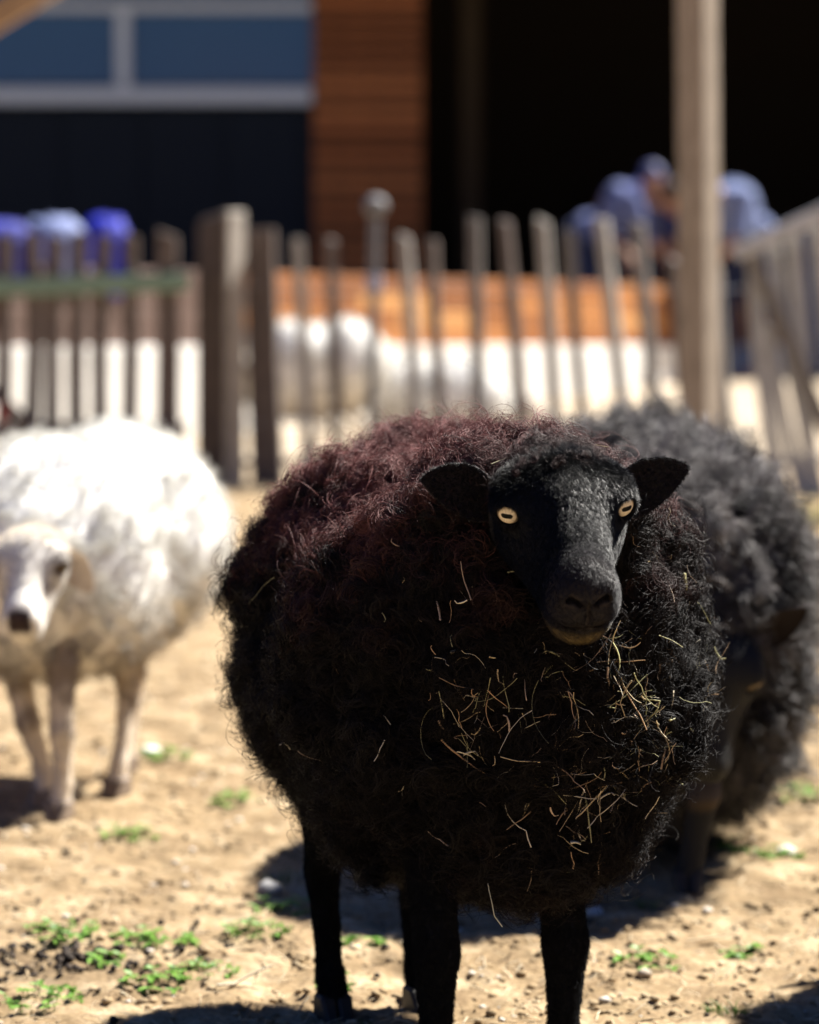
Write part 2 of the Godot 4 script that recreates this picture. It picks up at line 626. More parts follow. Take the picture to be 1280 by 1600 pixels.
# d: the pose and look of a sheep, all in its own axes (z forward, y up)
func make_sheep(root: Node3D, d: Dictionary) -> MB:
	var hx := Transform3D(Basis.from_euler(Vector3(d.head_pitch, d.head_yaw, d.head_roll), EULER_ORDER_YXZ).scaled_local(Vector3.ONE * float(d.get("head_scale", 1.0))), d.head)
	var skin_of: Callable = d.skin
	# skin: trunk, neck and legs in one field, then the head and ears in finer grids of their own
	var mb := MB.new()
	var f := Field.new()
	for e in d.wool:
		f.ell(e[0], e[1] * 0.82, 0.06)
	f.cap(d.neck, hx * Vector3(0, -0.03, -0.075), 0.085, 0.045, 0.04)
	for leg in d.legs:
		f.chain(leg[0], leg[1], 0.014)
	f.mesh(mb, d.lo, d.hi, d.get("cell", 0.011), Transform3D(), func(p, n): return skin_of.call(p, Vector3(9, 9, 9)))
	var legs_mb := MB.new()
	legs_mb.v = mb.v.duplicate()
	legs_mb.n = mb.n.duplicate()
	legs_mb.ix = mb.ix.duplicate()
	var hf := head_field()
	var hm := MB.new()
	hf.mesh(hm, Vector3(-0.095, -0.1, -0.12), Vector3(0.095, 0.078, 0.18), d.get("head_cell", 0.003), hx, func(p, n): return skin_of.call(hx * p, p))
	var ears := MB.new()
	for s in [-1.0, 1.0]:
		var ex := hx * Transform3D(Basis.from_euler(d.ear_turn[0 if s < 0 else 1]), Vector3(s * 0.050, float(d.ear_y[0 if s < 0 else 1]), -0.038))
		ear(ears, s, ex, d.ear_lift, float(d.ear_long[0 if s < 0 else 1]), d.ear_color, d.ear_color)
	for part in [hm, ears]:
		var o := mb.v.size()
		mb.v.append_array(part.v)
		mb.n.append_array(part.n)
		mb.c.append_array(part.c)
		for i in part.ix:
			mb.ix.push_back(i + o)
	put("body", mb.done(), d.skin_mat, root)
	for s in [-1.0, 1.0]:
		var e := put("eye", d.eye, eye_mat, root)
		e.transform = hx * Transform3D(eye_turn(s), eye_at(s))
	for leg in d.legs:
		var ps: Array = leg[0]
		var h := put("hoof", hoof, d.hoof_mat, root)
		var foot: Vector3 = ps[ps.size() - 1]
		h.position = Vector3(foot.x, 0.0, foot.z)
		h.rotation.y = leg[2]
	# fleece: the lumpy undercoat, then locks of wool all over it
	var wf := Field.new()
	for e in d.wool:
		wf.ell(e[0], e[1], e[2] if e.size() > 2 else 0.05)
	wf.lumps = d.lumps
	for s in [-1.0, 1.0]:
		wf.cut(hx * Vector3(s * 0.105, float(d.ear_y[0 if s < 0 else 1]) + 0.012, -0.012), Vector3(0.062, 0.045, 0.048), 0.02, hx.basis.orthonormalized())
	var wm := MB.new()
	var base: Color = d.under
	wf.mesh(wm, d.lo, d.hi, d.get("wool_cell", 0.011), Transform3D(), func(p, n): return (d.under_color as Callable).call(p, n) if d.has("under_color") else base)
	var fleece := put("fleece", wm.done(), d.under_mat, root)
	var inv := hx.affine_inverse()
	var drift := noise(d.seed, 9.0)
	var drift2 := noise(d.seed + 1, 9.0)
	var fine := noise(d.seed + 2, 45.0, FastNoiseLite.TYPE_SIMPLEX_SMOOTH, 2)
	var bare := func(p: Vector3, n: Vector3) -> bool:
		var q: Vector3 = inv * p
		if q.z > lerpf(-0.04, -0.05, clampf(q.y / 0.04, 0.0, 1.0)) and absf(q.x) < 0.085 and q.y > -0.1 and q.y < 0.1 and q.z < 0.2:
			return false
		return not hidden(d, p)
	var pts := spread(wm, d.per_m2, bare)
	var locks: Array = d.locks
	var places := []
	var cols := []
	for i in locks.size():
		places.push_back([])
		cols.push_back([])
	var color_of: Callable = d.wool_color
	for pt in pts:
		var p: Vector3 = pt[0]
		var n: Vector3 = pt[1]
		var w := Vector3(drift.get_noise_3dv(p), drift2.get_noise_3dv(p), drift.get_noise_3dv(p + Vector3(3, 1, 2)))
		w += 0.8 * Vector3(fine.get_noise_3dv(p), fine.get_noise_3dv(p + Vector3(7, 0, 0)), fine.get_noise_3dv(p + Vector3(0, 7, 0)))
		var dir := (n * float(d.get("rise", 1.0)) + w * float(d.sway) + Vector3.DOWN * float(d.droop) * (1.0 - 0.6 * maxf(n.y, 0.0))).normalized()
		if dir.dot(n) < 0.25:
			dir = (dir + n * (0.35 - dir.dot(n))).normalized()
		var k := rng.randi() % locks.size()
		var sc := rng.randf_range(0.75, 1.25)
		var ln := sc * (1.0 + float(d.hang) * clampf(-n.y * 0.8 + (0.34 - p.y) * 1.6, 0.0, 1.0))
		var bs := turn_to(dir, rng.randf() * TAU)
		bs.x *= sc
		bs.z *= sc
		bs.y *= ln
		places[k].push_back(Transform3D(bs, p - n * 0.006))
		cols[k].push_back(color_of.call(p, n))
	if d.has("crown"):
		# small curls on the crown and forehead
		for pt in spread(hm, float(d.crown), func(p, n):
			var q: Vector3 = inv * p
			return q.z < 0.018 and q.z > -0.11 and q.y > 0.012 and absf(q.x) < 0.05 and rng.randf() < clampf((0.02 - q.z) / 0.035, 0.0, 1.0)):
			var k := rng.randi() % locks.size()
			var dir: Vector3 = ((pt[1] as Vector3) * 0.7 + hx.basis * Vector3(0, 0.2, 0.5) + Vector3(rng.randfn(0, 0.45), rng.randfn(0, 0.35), rng.randfn(0, 0.3))).normalized()
			var q: Vector3 = inv * (pt[0] as Vector3)
			var sc := rng.randf_range(0.28, 0.42) + 0.35 * clampf((-0.02 - q.z) / 0.06, 0.0, 1.0)
			var bs := turn_to(dir, rng.randf() * TAU)
			places[k].push_back(Transform3D(Basis(bs.x * sc, bs.y * sc, bs.z * sc), (pt[0] as Vector3) - (pt[1] as Vector3) * 0.002))
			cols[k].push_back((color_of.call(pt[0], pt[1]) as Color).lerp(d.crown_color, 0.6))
	for e in d.get("dangling", []):
		for i in int(e[3]):
			var k := rng.randi() % locks.size()
			var dir: Vector3 = (e[1] + Vector3(rng.randfn(0, 0.12), rng.randfn(0, 0.12), rng.randfn(0, 0.12))).normalized()
			var bs := turn_to(dir, rng.randf() * TAU)
			var at: Vector3 = e[0] + dir * (float(e[4]) * rng.randf()) + Vector3(rng.randfn(0, 0.005), 0, rng.randfn(0, 0.005))
			places[k].push_back(Transform3D(Basis(bs.x * 0.8, bs.y * float(e[2]) * rng.randf_range(0.7, 1.2), bs.z * 0.8), at))
			cols[k].push_back(Color(0.006, 0.005, 0.005))
	for k in locks.size():
		scatter("wool_lock", locks[k], d.wool_mat, places[k], cols[k], fleece)
	# short hair over the face
	if d.has("hair"):
		var hp := spread(hm, d.hair_per_m2, func(p, n):
			var q: Vector3 = inv * p
			if q.z < -0.115:
				return false
			for s in [-1.0, 1.0]:
				if (q - (eye_at(s) + eye_turn(s) * Vector3(0, 0, 0.013))).length() < 0.0125:
					return false
				if (q - Vector3(s * 0.017, -0.0155, 0.160)).length() < 0.009:
					return false
			return true)
		var hs := []
		var hc := []
		for pt in hp:
			var p: Vector3 = pt[0]
			var n: Vector3 = pt[1]
			var q: Vector3 = inv * p
			var flow: Vector3 = hx.basis * Vector3(q.x * 4.0, -0.25, 1.0 if q.z > -0.01 else -0.4).normalized()
			flow = (flow - n * flow.dot(n)).normalized()
			var tuft := clampf((0.028 - q.z) / 0.06, 0.0, 1.0) * clampf((q.y + 0.0) / 0.03, 0.0, 1.0)
			var dir := (flow * lerpf(1.0, 0.5, tuft) + n * lerpf(0.30, 0.8, tuft) + Vector3(rng.randfn(0, 0.12 + 0.3 * tuft), rng.randfn(0, 0.12 + 0.3 * tuft), rng.randfn(0, 0.12))).normalized()
			var sc := rng.randf_range(0.7, 1.2) * lerpf(0.5 if q.z > 0.1 else 0.65, 1.15, tuft)
			var bs := turn_to(dir, rng.randf() * TAU)
			hs.push_back(Transform3D(Basis(bs.x * sc, bs.y * sc, bs.z * sc), p - n * 0.0008))
			hc.push_back(skin_of.call(p, q) * (1.0 if tuft < 0.3 else lerpf(1.0, 1.6, tuft)))
		scatter("face_hair", d.hair, d.hair_mat, hs, hc, root)
		hs = []
		hc = []
		for pt in spread(ears, d.hair_per_m2 * 0.8, func(p, n): return true):
			var q: Vector3 = inv * (pt[0] as Vector3)
			var out: Vector3 = hx.basis * Vector3(signf(q.x), 0.1, -0.1).normalized()
			var dir: Vector3 = (out + (pt[1] as Vector3) * 0.45 + Vector3(rng.randfn(0, 0.2), rng.randfn(0, 0.2), rng.randfn(0, 0.2))).normalized()
			var sc := rng.randf_range(0.3, 0.55)
			var bs := turn_to(dir, rng.randf() * TAU)
			hs.push_back(Transform3D(Basis(bs.x * sc, bs.y * sc, bs.z * sc), pt[0]))
			hc.push_back(d.ear_color * rng.randf_range(0.7, 1.3))
		scatter("ear_hair", d.hair, d.hair_mat, hs, hc, root)
		hs = []
		hc = []
		for pt in spread(legs_mb, d.hair_per_m2 * 0.45, func(p, n): return p.y < 0.33 and p.y > 0.03):
			var dir: Vector3 = (Vector3.DOWN + (pt[1] as Vector3) * 0.35 + Vector3(rng.randfn(0, 0.15), rng.randfn(0, 0.15), rng.randfn(0, 0.15))).normalized()
			var sc := rng.randf_range(0.5, 0.95)
			var bs := turn_to(dir, rng.randf() * TAU)
			hs.push_back(Transform3D(Basis(bs.x * sc, bs.y * sc, bs.z * sc), pt[0]))
			hc.push_back(skin_of.call(pt[0], Vector3(9, 9, 9)) * rng.randf_range(0.8, 1.5))
		scatter("leg_hair", d.hair, d.skin_mat, hs, hc, root)
	return wm

func hidden(d: Dictionary, p: Vector3) -> bool:
	for b in d.get("bare", []):
		if p.distance_to(b[0]) < b[1]:
			return true
	return false

var hoof: ArrayMesh
var eye_mat: StandardMaterial3D

# ---------------------------------------------------------------- the ground
var dirt_big := noise(11, 1.3)
var dirt_mid := noise(12, 9.0)
var dirt_fine := noise(13, 38.0)
var prints := noise(15, 8.0, FastNoiseLite.TYPE_CELLULAR, 1)
var clods := noise(14, 26.0, FastNoiseLite.TYPE_CELLULAR, 1)

func ground_height(x: float, z: float) -> float:
	var near := clampf((14.0 + z) / 6.0, 0.0, 1.0)
	var h := 0.016 * dirt_big.get_noise_2d(x, z) + 0.008 * dirt_mid.get_noise_2d(x, z)
	var lump := maxf(0.0, dirt_mid.get_noise_2d(x * 0.7 + 40.0, z * 0.7) + 0.15)
	h += near * (0.0055 * dirt_fine.get_noise_2d(x, z) + 0.012 * lump * maxf(0.0, -0.35 - clods.get_noise_2d(x, z)))
	var pit := clampf((-0.80 - prints.get_noise_2d(x, z * 0.8)) / 0.16, 0.0, 1.0)
	h -= near * 0.011 * pit * pit * (3.0 - 2.0 * pit) * clampf(0.5 + 2.0 * dirt_big.get_noise_2d(x * 3.0 + 70.0, z * 3.0), 0.0, 1.0)
	return h

func ground_color(x: float, z: float) -> Color:
	var c := Color(0.34, 0.25, 0.145)
	var a := dirt_big.get_noise_2d(x * 1.6 + 9.0, z * 1.6)
	var b := dirt_mid.get_noise_2d(x * 0.8 - 20.0, z * 0.8)
	var e := dirt_fine.get_noise_2d(x + 5.0, z)
	c = c.lerp(Color(0.165, 0.115, 0.065), clampf(0.25 + 1.0 * b + 0.5 * e + 0.3 * a, 0.0, 1.0) * 0.75)
	c = c.lerp(Color(0.58, 0.475, 0.32), clampf(-1.0 * b + 0.8 * e - 0.12, 0.0, 1.0))
	var droppings := clampf(1.0 - Vector2((x + 0.50) / 0.20, (z + 3.70) / 0.09).length(), 0.0, 1.0)
	c = c.lerp(Color(0.06, 0.042, 0.03), clampf(droppings * (0.6 + 2.5 * e), 0.0, 0.5))
	var far := clampf((-z - 10.4) / 2.0, 0.0, 1.0)
	return c.lerp(Color(0.56, 0.49, 0.39).lerp(Color(0.48, 0.40, 0.29), clampf(0.5 + b, 0.0, 1.0)), far * 0.9)

func build_ground() -> void:
	var xs := []
	var x := -1.1
	while x < 1.1:
		xs.push_back(x)
		x += 0.0125
	var w := 0.02
	while x < 90.0:
		xs.push_back(x)
		xs.push_front(-x)
		x += w
		w *= 1.18
	var zs := []
	var z := -2.9
	while z > -5.6:
		zs.push_back(z)
		z -= 0.0125
	w = 0.016
	while z > -110.0:
		zs.push_back(z)
		z -= w
		w *= 1.03 if w < 0.3 else 1.2
	z = -2.87
	w = 0.03
	while z < 40.0:
		zs.push_front(z)
		z += w
		w *= 1.3
	var mb := MB.new()
	var cx := xs.size()
	for zz in zs:
		for xx in xs:
			mb.vert(Vector3(xx, ground_height(xx, zz), zz), Vector3.UP, ground_color(xx, zz))
	for j in zs.size():
		for i in cx:
			var o := j * cx + i
			var du := mb.v[j * cx + mini(i + 1, cx - 1)] - mb.v[j * cx + maxi(i - 1, 0)]
			var dv := mb.v[mini(j + 1, zs.size() - 1) * cx + i] - mb.v[maxi(j - 1, 0) * cx + i]
			mb.n[o] = du.cross(dv).normalized()
			if mb.n[o].y < 0.0:
				mb.n[o] = -mb.n[o]
	for j in zs.size() - 1:
		for i in cx - 1:
			var o := j * cx + i
			mb.tri(o, o + 1, o + cx)
			mb.tri(o + 1, o + cx + 1, o + cx)
	var m := paint(Color.WHITE, 0.95, 0.25)
	m.albedo_texture = picture(noise(21, 0.035, FastNoiseLite.TYPE_SIMPLEX_SMOOTH, 5), Color(0.45, 0.43, 0.41), Color(1.4, 1.37, 1.35), 1024)
	m.uv1_triplanar = true
	m.uv1_world_triplanar = true
	m.uv1_scale = Vector3(2.3, 2.3, 2.3)
	var g := put("ground", mb.done(), m)
	g.set_meta("kind", "structure")

func litter() -> void:
	# small clods, grit, chaff and droppings lying about, finer than one could count
	var lump := noise(31, 1.1, FastNoiseLite.TYPE_SIMPLEX, 2)
	var stone := MB.new()
	stone.ball(Vector3.ZERO, Vector3(1, 0.7, 0.9), Color.WHITE, 6, 9, lump, 0.55)
	var sm := stone.done()
	var earth := paint(Color.WHITE, 0.95, 0.3)
	var at := []
	var col := []
	for i in 9000:
		var z := -3.25 - 3.2 * pow(rng.randf(), 1.5)
		var x := rng.randf_range(-1.0, 1.0) * (0.18 - z * 0.16)
		var dense := dirt_mid.get_noise_2d(x * 0.7 + 40.0, z * 0.7)
		if dense < rng.randf_range(-0.35, 0.25):
			continue
		var s := 0.0022 + 0.006 * pow(rng.randf(), 3.0)
		at.push_back(Transform3D(Basis.from_euler(Vector3(rng.randf() * 0.5, rng.randf() * TAU, 0)).scaled(Vector3(s, s * 0.8, s)), Vector3(x, ground_height(x, z) + s * 0.25, z)))
		var c := ground_color(x, z)
		var k := rng.randf()
		col.push_back(c * rng.randf_range(0.75, 1.2) if k < 0.93 else Color(0.55, 0.5, 0.43))
	scatter("gravel", sm, earth, at, col)
	at = []
	col = []
	for i in 230:
		var x := -0.50 + rng.randfn(0.0, 0.10)
		var z := -3.72 + rng.randfn(0.0, 0.045)
		if i > 165:
			x = rng.randf_range(-0.75, 0.7)
			z = rng.randf_range(-5.0, -3.3)
		var s := rng.randf_range(0.003, 0.006)
		at.push_back(Transform3D(Basis.from_euler(Vector3(rng.randf() * TAU, rng.randf() * TAU, 0)).scaled(Vector3(s, s, s * 1.3)), Vector3(x, ground_height(x, z) + s * 0.5, z)))
		col.push_back(Color(0.035, 0.026, 0.02) * rng.randf_range(0.6, 1.6))
	scatter("droppings", sm, paint(Color.WHITE, 0.8, 0.3), at, col)
	var chaff := make_straw(0.03, 0.0022, 0.5, 4)
	at = []
	col = []
	for i in 7000:
		var z := -3.2 - 3.6 * pow(rng.randf(), 1.3)
		var x := rng.randf_range(-1.0, 1.0) * (0.2 - z * 0.16)
		var s := rng.randf_range(0.35, 1.7)
		var b := Basis(Vector3.UP, rng.randf() * TAU) * Basis(Vector3.FORWARD, PI / 2 + rng.randfn(0.0, 0.14))
		at.push_back(Transform3D(b.scaled(Vector3(s, s, s)), Vector3(x, ground_height(x, z) + 0.003, z)))
		col.push_back(Color(0.66, 0.55, 0.37).lerp(Color(0.44, 0.32, 0.18), rng.randf()) * rng.randf_range(0.8, 1.25))
	scatter("chaff", chaff, straw_mat, at, col)

func leafy_tuft(blades: int, wide: float, tall: float, blade: bool) -> Array:
	# a low weed: small leaves on short stems, or thin blades; [leaves, stems]
	var mb := MB.new()
	var st := MB.new()
	for i in blades:
		var a := rng.randf() * TAU
		var r := wide * sqrt(rng.randf())
		var foot := Vector3(cos(a) * r, -0.002, sin(a) * r)
		var out := Vector3(cos(a), 0, sin(a)).rotated(Vector3.UP, rng.randfn(0, 0.6))
		var h := tall * rng.randf_range(0.35, 1.0) * (1.0 - 0.4 * r / wide)
		var g := rng.randf_range(0.65, 1.35)
		var col := Color(0.9 * g, g, 0.8 * g)
		if blade:
			var ps := []
			var rs := []
			for k in 5:
				var t := k / 4.0
				ps.push_back(foot + Vector3.UP * h * (t - 0.25 * t * t) + out * (h * 0.7 * t * t))
				rs.push_back(0.0019 * (1.0 - 0.85 * t))
			mb.tube(ps, rs, 4, [col], false, 0.3)
			continue
		var top := foot + Vector3.UP * h + out * h * 0.3
		st.tube([foot, foot.lerp(top, 0.5) + Vector3.UP * h * 0.1, top], [0.0009, 0.0008, 0.0006], 4, [Color(0.8, 0.9, 0.6)], false)
		var l := rng.randf_range(0.005, 0.011)
		for leaf in 3:
			var dir := out.rotated(Vector3.UP, (leaf - 1) * 1.6 + rng.randfn(0, 0.2))
			dir = (dir + Vector3.UP * rng.randf_range(-0.15, 0.6)).normalized()
			var side := dir.cross(Vector3.UP).normalized()
			var nn := side.cross(dir).normalized()
			var first := mb.v.size()
			for k in 5:
				var t := k / 4.0
				var ww := l * 0.48 * sin(PI * (0.12 + 0.83 * t))
				var c := top + dir * (l * 1.5 * t) - Vector3.UP * (l * 0.35 * t * t)
				for s in [-1.0, 0.0, 1.0]:
					mb.vert(c + side * (ww * s) + nn * (absf(s) * l * 0.12), (nn - side * s * 0.3).normalized(), col)
			for k in 4:
				for s in 2:
					var o := first + k * 3 + s
					mb.tri(o, o + 1, o + 3)
					mb.tri(o + 1, o + 4, o + 3)
	return [mb.done(), st.done() if st.v.size() else null]

func plants() -> void:
	var leaf := paint(Color(0.14, 0.27, 0.035), 0.5, 0.5)
	leaf.backlight_enabled = true
	leaf.backlight = Color(0.45, 0.6, 0.12)
	var kinds := [leafy_tuft(26, 0.05, 0.022, false), leafy_tuft(16, 0.036, 0.02, false), leafy_tuft(40, 0.03, 0.045, true), leafy_tuft(9, 0.022, 0.016, false)]
	# x, z, kind, size, label
	var rows := [
		[-0.466, -3.839, 0, 1.0, "low green weed patch nearest the dark droppings"], [-0.365, -3.821, 1, 1.0, "small bright green weed right of the dark droppings"],
		[-0.325, -3.79, 3, 1.3, "sparse green weed between the droppings and the pale stalk"], [-0.461, -3.528, 0, 1.0, "broad green weed nearest the lower left corner"],
		[-0.262, -3.637, 0, 0.85, "leafy green weed just behind the pale flat stalk"], [-0.319, -3.589, 1, 1.1, "leafy green weed left of the pale flat stalk"],
		[-0.207, -3.846, 0, 0.9, "green weed in sunlight at the edge of the shadow"], [-0.19, -4.229, 2, 0.9, "grass tuft in the shadow near its left end"],
		[-0.172, -4.025, 1, 1.2, "green weed in the shadow behind the thin hind leg"], [-0.093, -3.589, 3, 1.2, "tiny green sprig right behind the thin hind leg"],
		[-0.067, -3.42, 2, 0.55, "short grass beside the black hind hoof"], [-0.009, -3.81, 3, 1.0, "tiny green sprig left of the thick black forelegs"],
		[0.097, -4.124, 2, 1.1, "grass tuft seen between the forelegs of the black sheep"], [0.337, -4.064, 2, 0.7, "grass tuft under the hanging fleece of the grey black sheep"],
		[0.313, -3.718, 1, 1.1, "green weed right of the near black foreleg"], [0.494, -4.408, 3, 1.4, "small weed right of the grey black sheep's hoof"],
		[0.604, -4.956, 2, 1.0, "grass below the ragged belly of the grey black sheep"], [0.562, -4.362, 1, 1.0, "weed beside the pale stone on the right"],
		[0.387, -3.46, 2, 0.8, "dark grass tuft in the shadow on the lower right"], [0.66, -4.814, 1, 1.3, "green weed at the right edge behind the shaggy sheep"],
		[-0.441, -5.202, 1, 1.2, "faint green weed behind the white sheep's legs"], [-0.441, -4.527, 1, 1.1, "green weed in front of the white sheep's hooves"],
		[-0.294, -4.786, 1, 1.1, "green weed between the white and the black sheep"], [-0.059, -3.769, 3, 1.1, "tiny sprig at the sunny edge of the shadow"],
		[-0.40, -3.70, 3, 1.3, "sparse green weed among the dark droppings"], [0.45, -3.80, 3, 1.2, "tiny sprig next to the dry stalk on the right"],
	]
	for r in rows:
		for k in (3 if r[2] < 2 else 1):
			pass
		var t := thing("green_weed" if r[2] != 2 else "grass_tuft", r[4], "weed" if r[2] != 2 else "grass", Vector3(r[0], ground_height(r[0], r[1]), r[1]), rng.randf() * TAU, "weeds and grass growing in the pen")
		t.scale = Vector3.ONE * float(r[3])
		put("leaves", kinds[r[2]][0], leaf, t)
		if kinds[r[2]][1]:
			put("stems", kinds[r[2]][1], leaf, t).set_meta("kind", "stuff")
	var big := leafy_tuft(420, 0.20, 0.17, true)
	var b := thing("grass_clump", "thick green grass clump beyond the shaggy sheep near the fence", "grass", Vector3(1.32, 0.0, -9.5), 0.0)
	put("leaves", big[0], leaf, b)

func stalks() -> void:
	var rows := [
		[-0.205, -3.574, 0.075, 0.010, 0.35, "pale flat dry stalk lying left of the thin hind leg", Color(0.66, 0.58, 0.42)],
		[-0.563, -4.044, 0.11, 0.007, 0.5, "pale dry stalk lying at the left edge of the pen", Color(0.62, 0.50, 0.33)],
		[0.416, -3.856, 0.085, 0.008, 0.25, "pale dry stalk lying in the sun on the right", Color(0.66, 0.52, 0.34)],
		[-0.47, -4.56, 0.16, 0.006, 0.45, "long straw lying in front of the white sheep", Color(0.62, 0.46, 0.26)],
		[0.62, -4.12, 0.07, 0.006, -0.4, "short straw lying at the right edge of the pen", Color(0.6, 0.46, 0.28)],
	]
	for r in rows:
		var o := put("dry_stalk", make_straw(r[2], r[3], 0.25, 7), paint(r[6], 0.7, 0.4))
		o.transform = Transform3D(Basis(Vector3.UP, r[4]) * Basis(Vector3.FORWARD, PI / 2), Vector3(r[0], ground_height(r[0], r[1]) + 0.006, r[1]))
		tag(o, r[5], "stalk", "dry stalks lying on the ground")
	var lump := noise(33, 0.9, FastNoiseLite.TYPE_SIMPLEX, 2)
	for r in [[-0.476, -5.267, 0.02, "round white stone behind the white sheep's hooves", Color(0.8, 0.78, 0.74)], [-0.204, -4.145, 0.022, "flat grey stone lying in the shadow of the shaggy sheep", Color(0.34, 0.33, 0.32)], [0.575, -4.37, 0.017, "pale flat stone beside a weed on the right", Color(0.62, 0.58, 0.5)], [0.262, -4.02, 0.016, "pale stone right of the near foreleg", Color(0.55, 0.52, 0.47)], [0.30, -3.63, 0.011, "small pale stone in front of the foreleg's weed", Color(0.42, 0.35, 0.27)]]:
		var mb := MB.new()
		mb.ball(Vector3(r[0], 0, 0), Vector3(1, 0.5, 0.8) * float(r[2]), Color.WHITE, 9, 14, lump, 0.3)
		var mb2 := MB.new()
		mb2.ball(Vector3.ZERO, Vector3(1, 0.5, 0.8) * float(r[2]), Color.WHITE, 10, 16, lump, 0.35)
		var o := put("stone", mb2.done(), paint(r[4], 0.85, 0.3))
		o.position = Vector3(r[0], ground_height(r[0], r[1]) + 0.004, r[1])
		o.rotation.y = float(r[0]) * 7.0
		tag(o, r[3], "stone", "stones lying in the pen")

# ---------------------------------------------------------------- fences and posts
func picket_mesh(h: float, wide: float, thick: float, cut: float) -> ArrayMesh:
	# a split pale: rough four-sided, a slanting top, slightly bowed
	var mb := MB.new()
	var bow := rng.randfn(0.0, 0.006)
	var z0 := 0.0
	var steps := 4
	for s in steps:
		var q := []
		for i in 8:
			var t := (s + ((i >> 1) & 1)) / float(steps)
			var w := wide * (1.0 - 0.12 * t) * 0.5
			var x := (w if (i & 1) else -w) + bow * sin(PI * t) * 2.0
			var z := (thick if (i & 4) else -thick) * 0.5
			var y := h * t
			if t >= 1.0 and (i & 1):
				y -= cut
			q.push_back(Vector3(x, y, z))
		if s == 0:
			pass
		mb.hexa(q, 0.003 if s == steps - 1 else 0.0015)
	return mb.done()

func leaning(top: Vector2, foot: Vector2) -> Array:
	# [turn about z, length] of a pale from its foot to its top
	var d := top - foot
	return [-atan2(d.x, d.y), d.length()]

